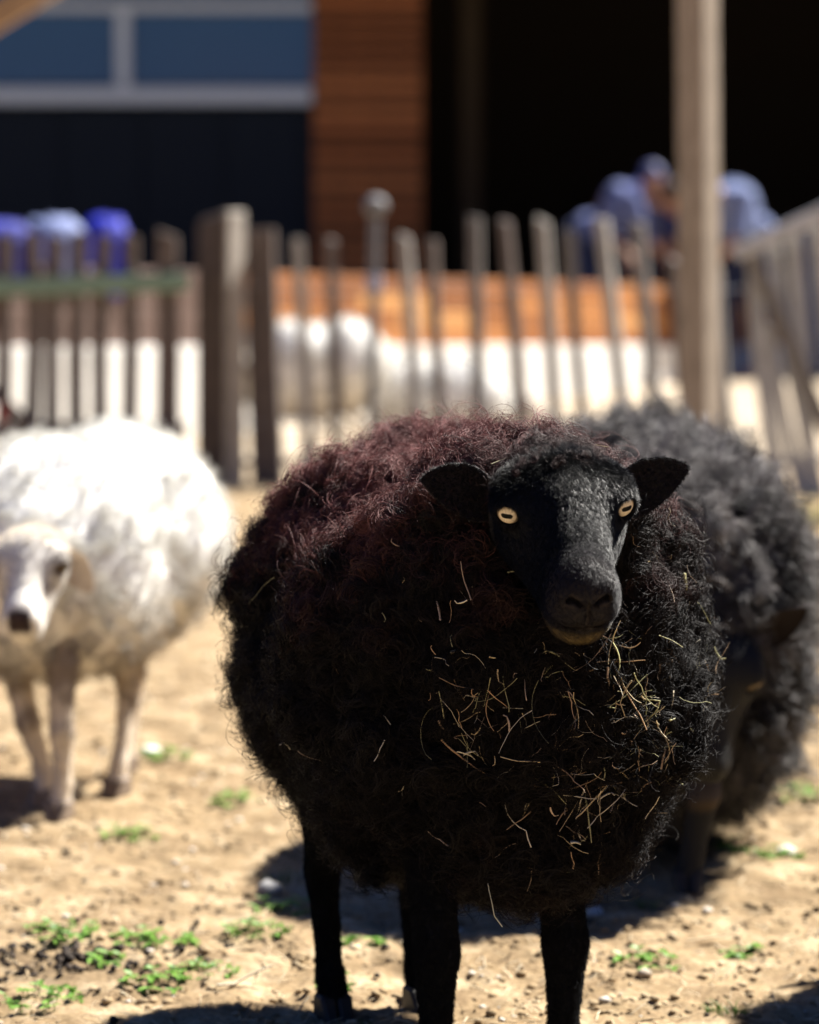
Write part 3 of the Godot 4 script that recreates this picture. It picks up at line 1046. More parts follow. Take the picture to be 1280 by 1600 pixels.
func fences() -> void:
	var grey := wood(Color(0.23, 0.215, 0.205), 0.8, Vector3(9, 0.9, 9))
	var brown := wood(Color(0.175, 0.142, 0.128), 0.8, Vector3(9, 0.9, 9))
	var pale := wood(Color(0.46, 0.44, 0.41), 0.8, Vector3(9, 0.9, 9))
	var silver := wood(Color(0.50, 0.51, 0.53), 0.75, Vector3(9, 0.9, 9))
	var steel := paint(Color(0.42, 0.44, 0.46), 0.4)
	steel.metallic = 0.8
	var f := thing("picket_fence", "weathered chestnut picket fence of leaning grey pales behind the sheep", "fence", Vector3(0, 0, -11))
	var rows := [
		[-0.560, 0.965, -0.535, 0.15, 1], [-0.422, 0.929, -0.389, 0.058, 2], [-0.294, 0.929, -0.268, 0.05, 1], [-0.019, 0.946, 0.036, 0.056, 2], [0.087, 0.925, 0.151, 0.052, 1],
		[0.248, 1.01, 0.285, 0.06, 0], [0.362, 1.001, 0.443, 0.056, 1], [0.502, 1.01, 0.572, 0.06, 2], [0.603, 0.962, 0.693, 0.056, 0], [0.728, 1.006, 0.851, 0.062, 2], [0.868, 0.994, 0.973, 0.058, 0], [1.0, 0.86, 1.09, 0.05, 1], [1.16, 0.83, 1.235, 0.05, 0],
	]
	for r in rows:
		var l := leaning(Vector2(r[0], r[1]), Vector2(r[2], 0.0))
		var o := put("picket", picket_mesh(l[1] + 0.03, r[3] * 0.84, 0.032, rng.randf_range(0.0, 0.03)), [grey, brown, pale][r[4]], f)
		o.transform = Transform3D(Basis(Vector3.BACK, l[0]) * Basis(Vector3.UP, -0.55 + rng.randfn(0, 0.22)), Vector3(r[2], -0.03, rng.randfn(0, 0.012)))
	for h in [0.22, 0.74]:
		for side in [-1.0, 1.0]:
			var ps := []
			for i in 24:
				var t := i / 23.0
				ps.push_back(Vector3(lerpf(-0.69, 1.26, t), h + 0.012 * sin(t * 19.0), side * (0.026 + 0.004 * sin(t * 71.0))))
			var mb := MB.new()
			mb.tube(ps, [0.0022, 0.0022, 0.0022, 0.0022, 0.0022, 0.0022, 0.0022, 0.0022, 0.0022, 0.0022, 0.0022, 0.0022, 0.0022, 0.0022, 0.0022, 0.0022, 0.0022, 0.0022, 0.0022, 0.0022, 0.0022, 0.0022, 0.0022, 0.0022], 5, [Color.WHITE])
			put("wire", mb.done(), steel, f)
	# a round steel post with a domed cap
	var sp := thing("metal_post", "thin grey metal fence post with a round pale cap", "post", Vector3(-0.15, 0, -11.07))
	sp.rotation.z = -0.02
	var mb := MB.new()
	mb.tube([Vector3(0, -0.05, 0), Vector3(0, 0.5, 0), Vector3(0, 1.0, 0)], [0.021, 0.021, 0.021], 14, [Color.WHITE])
	var galv := paint(Color(0.17, 0.17, 0.18), 0.7)
	put("pole", mb.done(), galv, sp)
	mb = MB.new()
	mb.ball(Vector3(0, 1.05, 0), Vector3(0.045, 0.04, 0.045), Color.WHITE, 10, 18)
	put("cap", mb.done(), galv, sp)
	mb = MB.new()
	mb.tube([Vector3(0, 0.73, 0), Vector3(0, 0.79, 0)], [0.028, 0.028], 14, [Color.WHITE])
	put("clamp", mb.done(), paint(Color(0.3, 0.36, 0.5), 0.5), sp)
	# the big split post
	var bark := wood(Color(0.12, 0.095, 0.082), 0.85, Vector3(7, 0.8, 7))
	var cutw := wood(Color(0.46, 0.42, 0.37), 0.8, Vector3(5, 0.8, 5))
	var bp := thing("fence_post", "thick dark split wooden post at the end of the gate", "post", Vector3(-0.715, 0, -10.93))
	bp.rotation = Vector3(0, -0.62, -0.012)
	var q := []
	for i in 8:
		var t := (i >> 1) & 1
		q.push_back(Vector3([-0.075, 0.06][i & 1], [-0.05, [1.0, 1.035][i & 1]][t], [-0.06, 0.065][(i >> 2) & 1] * (1.0 if (i & 1) == 0 else 0.75)))
	mb = MB.new()
	mb.hexa(q, 0.018)
	put("trunk", mb.done(), bark, bp)
	mb = MB.new()
	q = []
	for i in 8:
		var t := (i >> 1) & 1
		q.push_back(Vector3([0.0635, 0.082][i & 1], [-0.05, 1.03][t], [-0.05, 0.055][(i >> 2) & 1]))
	mb.hexa(q, 0.006)
	put("split_face", mb.done(), cutw, bp)
	# the gate of dark slats on the left
	var g := thing("slat_gate", "dark brown slatted gate with a pale green top rail", "gate", Vector3(0, 0, -10.8))
	for r in [[-1.575, 0.95, -1.60], [-1.493, 0.946, -1.513], [-1.398, 0.952, -1.420], [-1.308, 0.94, -1.331], [-1.22, 0.955, -1.243], [-1.126, 0.946, -1.147], [-1.031, 0.95, -1.051]]:
		var l := leaning(Vector2(r[0], r[1]), Vector2(r[2], 0.06))
		var o := put("slat", picket_mesh(l[1], 0.062, 0.026, rng.randf_range(0.0, 0.02)), brown, g)
		o.transform = Transform3D(Basis(Vector3.BACK, l[0]), Vector3(r[2], 0.06, 0))
	var st := put("stile", picket_mesh(0.93, 0.085, 0.05, 0.025), brown, g)
	st.transform = Transform3D(Basis(Vector3.BACK, -0.01), Vector3(-0.905, 0.03, 0.0))
	mb = MB.new()
	q = []
	for i in 8:
		q.push_back(Vector3([-1.72, -0.815][i & 1], [0.715, 0.782][(i >> 1) & 1] + [-0.008, 0.02][i & 1], [0.014, 0.054][(i >> 2) & 1]))
	mb.hexa(q, 0.005)
	put("top_rail", mb.done(), wood(Color(0.27, 0.40, 0.31), 0.6, Vector3(0.8, 9, 9)), g)
	mb = MB.new()
	mb.box(Vector3(-1.28, 0.22, 0.036), Vector3(0.9, 0.055, 0.03), 0.004)
	put("bottom_rail", mb.done(), brown, g)
	mb = MB.new()
	mb.box(Vector3(-1.40, 0.23, 0.066), Vector3(0.42, 0.045, 0.022), 0.004, Basis(Vector3.BACK, -0.75))
	put("brace", mb.done(), brown, g)
	mb = MB.new()
	mb.box(Vector3(-1.505, 0.285, 0.075), Vector3(0.03, 0.07, 0.03), 0.008)
	put("latch", mb.done(), paint(Color(0.45, 0.03, 0.03), 0.45), g).set_meta("label", "small red latch")
	# the tall square post
	var tp := thing("timber_post", "tall square timber post standing behind the shaggy sheep", "post", Vector3(0.897, 0, -8.9))
	tp.rotation = Vector3(0, -0.66, 0.018)
	mb = MB.new()
	mb.box(Vector3(0, 1.35, 0), Vector3(0.098, 2.8, 0.098), 0.006)
	put("beam", mb.done(), wood(Color(0.40, 0.34, 0.275), 0.75, Vector3(7, 0.7, 7)), tp)
	# a post and diagonal brace, partly out of view at the upper left
	var br := thing("braced_post", "timber post with a tan diagonal brace at the upper left", "post", Vector3(-1.9, 0, -11.9))
	mb = MB.new()
	mb.box(Vector3(0, 1.4, 0), Vector3(0.12, 2.9, 0.12), 0.006)
	put("beam", mb.done(), wood(Color(0.45, 0.31, 0.19), 0.75, Vector3(7, 0.7, 7)), br)
	mb = MB.new()
	mb.box(Vector3(0.36, 1.90, 0.0), Vector3(1.25, 0.11, 0.08), 0.005, Basis(Vector3.BACK, 0.54))
	put("brace", mb.done(), wood(Color(0.50, 0.33, 0.19), 0.75, Vector3(0.7, 7, 7)), br)
	# the leaning panel on the right
	var lp := thing("leaning_fence_panel", "broken grey fence panel leaning beside the timber post", "fence", Vector3(0, 0, -10.55))
	for r in [[1.245, 0.90, 1.36, 0.055], [1.315, 0.93, 1.50, 0.05], [1.385, 0.96, 1.47, 0.055], [1.47, 0.99, 1.60, 0.055], [1.55, 1.01, 1.66, 0.05], [1.30, 0.62, 1.44, 0.05]]:
		var l := leaning(Vector2(r[0], r[1]), Vector2(r[2], 0.0))
		var o := put("picket", picket_mesh(l[1] + 0.02, r[3], 0.024, 0.015), silver, lp)
		o.transform = Transform3D(Basis(Vector3.BACK, l[0]), Vector3(r[2], -0.02, rng.randfn(0, 0.01)))
	mb = MB.new()
	mb.box(Vector3(1.42, 0.99, 0.075), Vector3(0.56, 0.055, 0.035), 0.005, Basis(Vector3.BACK, 0.44))
	put("rail", mb.done(), wood(Color(0.60, 0.62, 0.66), 0.7, Vector3(0.8, 8, 8)), lp)
	mb = MB.new()
	mb.box(Vector3(1.36, 0.58, 0.045), Vector3(0.05, 0.78, 0.03), 0.004, Basis(Vector3.BACK, 0.42))
	put("brace", mb.done(), grey, lp)

# ---------------------------------------------------------------- the low wall of boards on a white footing, running away to the right
func wall_at(t: float, low: Vector2, high: Vector2, h: float, back: float) -> Vector3:
	# t along the wall from its near end; h 0..1 between the low and the high line; back metres behind its face
	var a := Vector3(-2.31, 0, -11.0)
	var b := Vector3(2.62, 0, -20.2)
	var p := a.lerp(b, t)
	p.y = lerpf(lerpf(low.x, low.y, t), lerpf(high.x, high.y, t), h)
	var away := (b - a).cross(Vector3.UP).normalized()
	return p - away * back

func low_wall() -> void:
	var w := thing("board_wall", "low wall of orange brown boards on a white footing beyond the fence", "wall")
	var low := Vector2(0.52, 0.17)
	var high := Vector2(0.855, 0.56)
	var tones := []
	for c in [Color(0.50, 0.21, 0.065), Color(0.38, 0.145, 0.043), Color(0.62, 0.31, 0.11), Color(0.29, 0.11, 0.036)]:
		tones.push_back(wood(c, 0.7, Vector3(2.0, 8, 2.0)))
	var shaded_wood := wood(Color(0.16, 0.105, 0.085), 0.8, Vector3(2.0, 8, 2.0))  # darker copy for the near boards, their shade put into the colour
	var runs := 12
	for row in 4:
		var t := 0.0
		for k in runs:
			var t1 := minf(1.0, (k + 1 + (0.5 if row % 2 else 0.0)) / runs)
			if t1 <= t:
				continue
			var q := []
			for i in 8:
				var tt := lerpf(t, t1, 0.003 if (i & 1) == 0 else 0.997)
				q.push_back(wall_at(tt, low, high, (row + 0.035 + 0.93 * ((i >> 1) & 1)) / 4.0, [0.0, 0.10][(i >> 2) & 1] + rng.randf() * 0.004))
			var mb := MB.new()
			mb.hexa(q, 0.006)
			put("plank", mb.done(), shaded_wood if t1 < 0.37 else tones[rng.randi() % 4], w)
			t = t1
	var white := paint(Color(0.82, 0.81, 0.78), 0.85, 0.3)
	white.albedo_texture = tone
	white.uv1_triplanar = true
	white.uv1_scale = Vector3(0.6, 0.6, 0.6)
	for k in 6:
		var q := []
		for i in 8:
			var tt := lerpf(k / 6.0, (k + 1) / 6.0, 0.002 if (i & 1) == 0 else 0.998)
			q.push_back(wall_at(tt, Vector2(-0.1, -0.1), low, (i >> 1) & 1, [-0.015, 0.12][(i >> 2) & 1]))
		var mb := MB.new()
		mb.hexa(q, 0.008)
		put("footing_block", mb.done(), white, w)

# ---------------------------------------------------------------- the barn
func barn() -> void:
	var b := thing("barn", "timber clad barn with a wide dark opening and a glazed left bay", "barn", Vector3(0, 0, -21))
	var tones := []
	for c in [Color(0.30, 0.105, 0.038), Color(0.18, 0.062, 0.022), Color(0.36, 0.135, 0.05), Color(0.24, 0.088, 0.033)]:
		tones.push_back(wood(c, 0.65, Vector3(0.7, 8, 8)))
	var n := 0
	var y := 0.05
	while y < 3.05:
		var mb := MB.new()
		mb.box(Vector3(-0.30, y + 0.048, 0.0), Vector3(0.78, 0.086, 0.035 + rng.randf() * 0.006), 0.006)
		put("cladding_board", mb.done(), tones[rng.randi() % 4], b)
		y += 0.1
	var dark := wood(Color(0.035, 0.026, 0.02), 0.8, Vector3(4, 0.6, 4))
	var navy := paint(Color(0.004, 0.009, 0.020), 0.6, 0.25)
	var mb := MB.new()
	mb.box(Vector3(-0.30, 1.55, -0.12), Vector3(0.78, 3.1, 0.19), 0.004)
	put("pier", mb.done(), dark, b)
	# the glazed bay: dark lower boards, then a window band
	var x := -5.4
	while x < -0.75:
		mb = MB.new()
		mb.box(Vector3(x + 0.29, 0.92, -0.06), Vector3(0.57, 1.84, 0.04), 0.004)
		put("lower_panel", mb.done(), navy, b)
		x += 0.58
	var frame_m := paint(Color(0.42, 0.50, 0.64), 0.5)
	mb = MB.new()
	mb.box(Vector3(-3.05, 1.925, 0.0), Vector3(4.7, 0.115, 0.09), 0.006)
	var win := put("window", mb.done(), frame_m, b)
	mb = MB.new()
	mb.box(Vector3(-3.05, 2.555, 0.0), Vector3(4.7, 0.07, 0.09), 0.006)
	put("top_bar", mb.done(), frame_m, win)
	for xx in [-5.3, -3.68, -2.047]:
		mb = MB.new()
		mb.box(Vector3(xx, 2.255, 0.0), Vector3(0.10, 0.53, 0.08), 0.006)
		put("mullion", mb.done(), frame_m, win)
	var glass := paint(Color(0.035, 0.095, 0.225), 0.2, 0.5)
	for p in [[-5.25, -3.73], [-3.63, -2.097], [-1.997, -0.692]]:
		mb = MB.new()
		mb.box(Vector3((p[0] + p[1]) / 2, 2.255, -0.02), Vector3(p[1] - p[0], 0.51, 0.012), 0.001)
		put("pane", mb.done(), glass, win)
	mb = MB.new()
	mb.box(Vector3(-3.05, 2.86, -0.02), Vector3(4.7, 0.52, 0.03), 0.003)
	put("upper_panel", mb.done(), glass, b)
	# shell: walls, floor and roof
	for w in [["back_wall", Vector3(0.5, 1.9, -8.0), Vector3(12.4, 4.0, 0.15)], ["side_wall", Vector3(-5.6, 1.9, -4.0), Vector3(0.15, 4.0, 7.8)], ["side_wall", Vector3(6.6, 1.9, -4.0), Vector3(0.15, 4.0, 7.8)], ["partition", Vector3(-0.3, 1.6, -4.1), Vector3(0.1, 3.2, 7.6)], ["lintel", Vector3(3.35, 2.98, -0.04), Vector3(6.4, 0.2, 0.18)]]:
		mb = MB.new()
		mb.box(w[1], w[2], 0.004)
		put(w[0], mb.done(), dark, b)
	mb = MB.new()
	mb.box(Vector3(0.5, 0.022, -4.0), Vector3(12.2, 0.04, 7.7), 0.002)
	put("floor", mb.done(), paint(Color(0.045, 0.035, 0.028), 0.95), b)
	var q := []
	for i in 8:
		q.push_back(Vector3([-6.0, 7.0][i & 1], [3.12, 4.1][0 if (i & 4) else 1] + [0.0, 0.14][(i >> 1) & 1], [-8.6, 0.75][(i >> 2) & 1]))
	mb = MB.new()
	mb.hexa(q, 0.01)
	put("roof", mb.done(), paint(Color(0.10, 0.07, 0.055), 0.8), b)
	for xx in [0.46, 5.2]:
		mb = MB.new()
		mb.box(Vector3(xx, 1.6, -1.3), Vector3(0.16, 3.2, 0.16), 0.006)
		put("inner_post", mb.done(), wood(Color(0.06, 0.042, 0.025), 0.8, Vector3(7, 0.7, 7)), b)

# ---------------------------------------------------------------- blue things on the wall
func cloths() -> void:
	var fold := noise(51, 5.0)
	for r in [[-1.86, -11.75, 0.26, 0.24, Color(0.014, 0.022, 0.36), "dark blue plastic sack at the left end of the row on the low wall", 0], [-1.62, -12.15, 0.25, 0.27, Color(0.012, 0.02, 0.26), "deep blue plastic sack lying second in the row on the low wall", 0], [-1.40, -12.5, 0.22, 0.31, Color(0.19, 0.24, 0.46), "pale blue plastic sack standing among deep blue ones on the low wall", 0], [-1.235, -12.85, 0.17, 0.34, Color(0.012, 0.02, 0.38), "bright blue sack at the right end of the row on the low wall", 0]]:
		var mb := MB.new()
		mb.ball(Vector3.ZERO, Vector3(1, 1, 1), Color.WHITE, 22, 34)
		for i in mb.v.size():
			var d := mb.v[i]
			var e := Vector3(signf(d.x) * pow(absf(d.x), 0.5), signf(d.y) * pow(absf(d.y), 0.6), signf(d.z) * pow(absf(d.z), 0.6))
			e *= 1.0 + 0.3 * fold.get_noise_3dv(d + Vector3(float(r[0]) * 9.0, 0, 0))
			mb.v[i] = e * Vector3(float(r[2]) * 0.5, float(r[3]) * 0.5, 0.11)
		var t := (Vector2(r[0], r[1]) - Vector2(-2.31, -11.0)).length() / Vector2(4.93, 9.2).length()
		var top := lerpf(0.855, 0.56, t)
		var o := put("plastic_sack", mb.done(), paint(r[4], 0.65, 0.4))
		var on := wall_at(t, Vector2(0.52, 0.17), Vector2(0.855, 0.56), 1.0, 0.05)
		o.position = on + Vector3.UP * (float(r[3]) * 0.14)
		o.rotation.y = 0.4
		tag(o, r[5], "sack", "plastic sacks on the low wall")
	var mb := MB.new()
	var cols := 16
	var rows := 14
	var ids := []
	for s in 2:
		for j in rows + 1:
			for i in cols + 1:
				var u := float(i) / cols
				var v := float(j) / rows
				var p := Vector3(u * 0.62, -v * 0.62 - 0.03 * sin(u * 9.0), 0.05 * fold.get_noise_2d(u * 2.0, v * 0.7) + 0.03 * sin(u * 17.0) * v - s * 0.004)
				ids.push_back(mb.vert(p, Vector3(0.4 * cos(u * 17.0), 0, 1.0 - 2.0 * s).normalized(), Color.WHITE))
	for s in 2:
		for j in rows:
			for i in cols:
				var o: int = s * (rows + 1) * (cols + 1) + j * (cols + 1) + i
				mb.tri(ids[o], ids[o + 1], ids[o + cols + 1])
				mb.tri(ids[o + 1], ids[o + cols + 2], ids[o + cols + 1])
	var o := put("tarpaulin", mb.done(), paint(Color(0.015, 0.03, 0.11), 0.5))
	o.position = Vector3(1.62, 1.02, -12.4)
	tag(o, "dark blue tarpaulin hanging behind the leaning fence panel", "tarpaulin")
	var line := MB.new()
	line.box(Vector3(1.93, 0.5, -12.46), Vector3(0.07, 1.1, 0.07), 0.006)
	tag(put("stake", line.done(), wood(Color(0.2, 0.15, 0.1))), "short stake that holds up the dark blue tarpaulin", "stake")

# ---------------------------------------------------------------- people at work by the barn
func person(at: Vector3, turn: float, bend: float, shirt: Color, trousers: Color, hair_col: Color, skin_col: Color, label: String, head_down: float) -> void:
	var o := thing("person", label, "person", at, turn, "people bending over by the barn")
	var up := Vector3(0, cos(bend), sin(bend))
	var fw := Vector3(0, -sin(bend), cos(bend))
	var hip := Vector3(0, 0.93, -0.12 * sin(bend))
	var chest := hip + up * 0.30
	var neck := hip + up * 0.50
	var hd := neck + (up * cos(head_down) + fw * sin(head_down)).normalized() * 0.17 + fw * 0.02
	var skin := Field.new()
	skin.ell(hip + up * 0.25, Vector3(0.13, 0.2, 0.10), 0.04)
	skin.cap(neck - up * 0.04, hd, 0.055, 0.05, 0.02)
	skin.ell(hd, Vector3(0.074, 0.095, 0.09), 0.02)
	var fdir := (fw * cos(head_down) - up * sin(head_down)).normalized()
	skin.cap(hd + fdir * 0.075, hd + fdir * 0.102, 0.014, 0.012, 0.012)
	for s in [-1.0, 1.0]:
		skin.ell(hd + Vector3(s * 0.076, 0, 0), Vector3(0.012, 0.028, 0.018), 0.008)
	var sh := Field.new()
	sh.ell(hip + up * 0.06, Vector3(0.165, 0.12, 0.115), 0.08)
	sh.ell(chest, Vector3(0.18, 0.2, 0.13), 0.08)
	sh.ell(hip + up * 0.43, Vector3(0.19, 0.08, 0.10), 0.06)
	var tr := Field.new()
	tr.ell(hip - Vector3(0, 0.02, 0), Vector3(0.168, 0.13, 0.125), 0.05)
	var hands := []
	for s in [-1.0, 1.0]:
		var sho := hip + up * 0.44 + Vector3(s * 0.17, 0, 0)
		var elb := sho + Vector3(s * 0.05, -0.24, 0.10)
		var wri := elb + Vector3(-s * 0.07, -0.15, 0.18)
		skin.chain([sho, elb, wri], [0.045, 0.036, 0.026], 0.02)
		sh.chain([sho, elb], [0.066, 0.054], 0.04)
		hands.push_back([wri, (wri - elb).normalized(), s])
		var foot := Vector3(s * 0.12, 0.05, 0.04)
		tr.chain([hip + Vector3(s * 0.09, -0.03, 0), Vector3(s * 0.11, 0.49, 0.05), foot], [0.095, 0.068, 0.056], 0.03)
		skin.chain([hip + Vector3(s * 0.09, -0.03, 0), Vector3(s * 0.11, 0.49, 0.05), foot], [0.075, 0.052, 0.036], 0.02)
		skin.cap(foot + Vector3(0, -0.01, 0), foot + Vector3(0, -0.02, 0.14), 0.04, 0.03, 0.02)
	sh.lumps = [[noise(61, 7.0), 0.012]]
	tr.lumps = [[noise(62, 7.0), 0.010]]
	var lo := Vector3(-0.36, -0.02, -0.45)
	var hi := Vector3(0.36, 1.75, 0.95)
	var mb := MB.new()
	skin.mesh(mb, lo, hi, 0.018, Transform3D(), func(p, n): return skin_col)
	for h in hands:
		var hf := Field.new()
		var w: Vector3 = h[0]
		var d: Vector3 = h[1]
		var side := Vector3(1, 0, 0)
		var down := d.cross(side).normalized() * (1.0 if d.cross(side).y < 0 else -1.0)
		hf.cap(w, w + d * 0.03, 0.024, 0.026, 0.01)
		hf.cap(w + d * 0.03 - side * 0.022, w + d * 0.085 - side * 0.026, 0.015, 0.013, 0.02)
		hf.cap(w + d * 0.03 + side * 0.022, w + d * 0.085 + side * 0.026, 0.015, 0.013, 0.02)
		for i in 4:
			var len: float = [0.065, 0.078, 0.072, 0.055][i]
			var k := w + d * 0.088 + side * (-0.030 + 0.020 * i)
			var m := k + (d * 0.8 + down * 0.35).normalized() * (len * 0.5)
			hf.cap(k, m, 0.0095, 0.009, 0.004)
			hf.cap(m, m + (d * 0.35 + down * 0.9).normalized() * (len * 0.5), 0.009, 0.0075, 0.004)
		var th := w + d * 0.035 - side * (float(h[2]) * 0.026)
		var tm := th + (d * 0.7 - side * (float(h[2]) * 0.75)).normalized() * 0.04
		hf.cap(th, tm, 0.012, 0.0105, 0.006)
		hf.cap(tm, tm + (d * 0.9 - side * (float(h[2]) * 0.15) + down * 0.4).normalized() * 0.03, 0.0105, 0.008, 0.004)
		var part := MB.new()
		hf.mesh(part, w - Vector3.ONE * 0.17, w + Vector3.ONE * 0.17, 0.006, Transform3D(), func(p, n): return skin_col)
		var off := mb.v.size()
		mb.v.append_array(part.v)
		mb.n.append_array(part.n)
		mb.c.append_array(part.c)
		for i in part.ix:
			mb.ix.push_back(i + off)
	put("body", mb.done(), paint(Color.WHITE, 0.6, 0.4), o)
	mb = MB.new()
	sh.mesh(mb, lo, hi, 0.018, Transform3D(), func(p, n): return Color.WHITE)
	put("shirt", mb.done(), paint(shirt, 0.85, 0.3), o)
	mb = MB.new()
	tr.mesh(mb, lo, hi, 0.018, Transform3D(), func(p, n): return Color.WHITE)
	put("trousers", mb.done(), paint(trousers, 0.85, 0.3), o)
	mb = MB.new()
	mb.ball(hd + Vector3.UP * 0.012 - fdir * 0.022, Vector3(0.086, 0.098, 0.09), Color.WHITE, 12, 18, noise(63, 3.0), 0.1)
	put("hair", mb.done(), paint(hair_col, 0.6, 0.4), o)

var straw_mat: StandardMaterial3D

func _ready() -> void:
	var cam := Camera3D.new()
	cam.name = "camera"
	add_child(cam)
	cam.position = Vector3(0, 0.95, 0)
	cam.rotation_degrees = Vector3(-5.5, 0, 0)
	cam.fov = 20.0
	var lens := CameraAttributesPhysical.new()
	lens.frustum_focal_length = 68.06
	lens.frustum_focus_distance = 3.08
	lens.frustum_near = 0.05
	lens.frustum_far = 300.0
	lens.exposure_aperture = 2.35
	cam.attributes = lens
	cam.current = true
	var we := WorldEnvironment.new()
	we.name = "environment"
	var env := Environment.new()
	var sky_m := ProceduralSkyMaterial.new()
	sky_m.sky_top_color = Color(0.20, 0.40, 0.78)
	sky_m.sky_horizon_color = Color(0.60, 0.70, 0.82)
	sky_m.sky_curve = 0.16
	sky_m.ground_bottom_color = Color(0.35, 0.29, 0.22)
	sky_m.ground_horizon_color = Color(0.45, 0.40, 0.34)
	sky_m.sky_energy_multiplier = 0.42
	sky_m.ground_energy_multiplier = 0.5
	var sky := Sky.new()
	sky.sky_material = sky_m
	env.background_mode = Environment.BG_SKY
	env.sky = sky
	env.tonemap_mode = Environment.TONE_MAPPER_LINEAR
	env.tonemap_exposure = 3.0
	env.sdfgi_enabled = true
	env.ssao_enabled = true
	env.ssil_enabled = true
	we.environment = env
	add_child(we)
	var sun := DirectionalLight3D.new()
	sun.name = "sun"
	sun.light_energy = 1.6
	sun.light_color = Color(1.0, 0.98, 0.945)
	sun.light_angular_distance = 0.5
	sun.shadow_enabled = true
	add_child(sun)
	sun.look_at_from_position(Vector3.ZERO, -Vector3(0.74, 1.08, -0.58), Vector3.UP)

	rng.seed = 20
	grain = picture(noise(41, 0.02, FastNoiseLite.TYPE_SIMPLEX_SMOOTH, 4), Color(0.5, 0.5, 0.5), Color(1.35, 1.35, 1.35), 512)
	tone = picture(noise(42, 0.012, FastNoiseLite.TYPE_SIMPLEX_SMOOTH, 4), Color(0.82, 0.81, 0.80), Color(1.1, 1.1, 1.1), 512)
	straw_mat = paint(Color.WHITE, 0.55, 0.5)
	build_ground()
	barn()
	low_wall()
	fences()
	cloths()
	flock()
	person(Vector3(1.22, 0, -19.0), 1.25, 1.05, Color(0.12, 0.145, 0.30), Color(0.03, 0.04, 0.09), Color(0.05, 0.03, 0.02), Color(0.40, 0.22, 0.15), "person in a pale blue shirt bending over left of the timber post", 0.5)
	person(Vector3(1.50, -0.02, -19.35), 0.15, 0.95, Color(0.045, 0.055, 0.19), Color(0.03, 0.03, 0.07), Color(0.04, 0.05, 0.16), Color(0.40, 0.22, 0.15), "person in darker blue with a blue cap bending over next to the post", 0.1)
	person(Vector3(2.19, 0, -18.9), -0.75, 1.0, Color(0.16, 0.20, 0.36), Color(0.03, 0.04, 0.09), Color(0.08, 0.07, 0.08), Color(0.40, 0.22, 0.15), "person in a pale blue shirt bending over right of the timber post", 0.6)
	litter()
	plants()
	stalks()

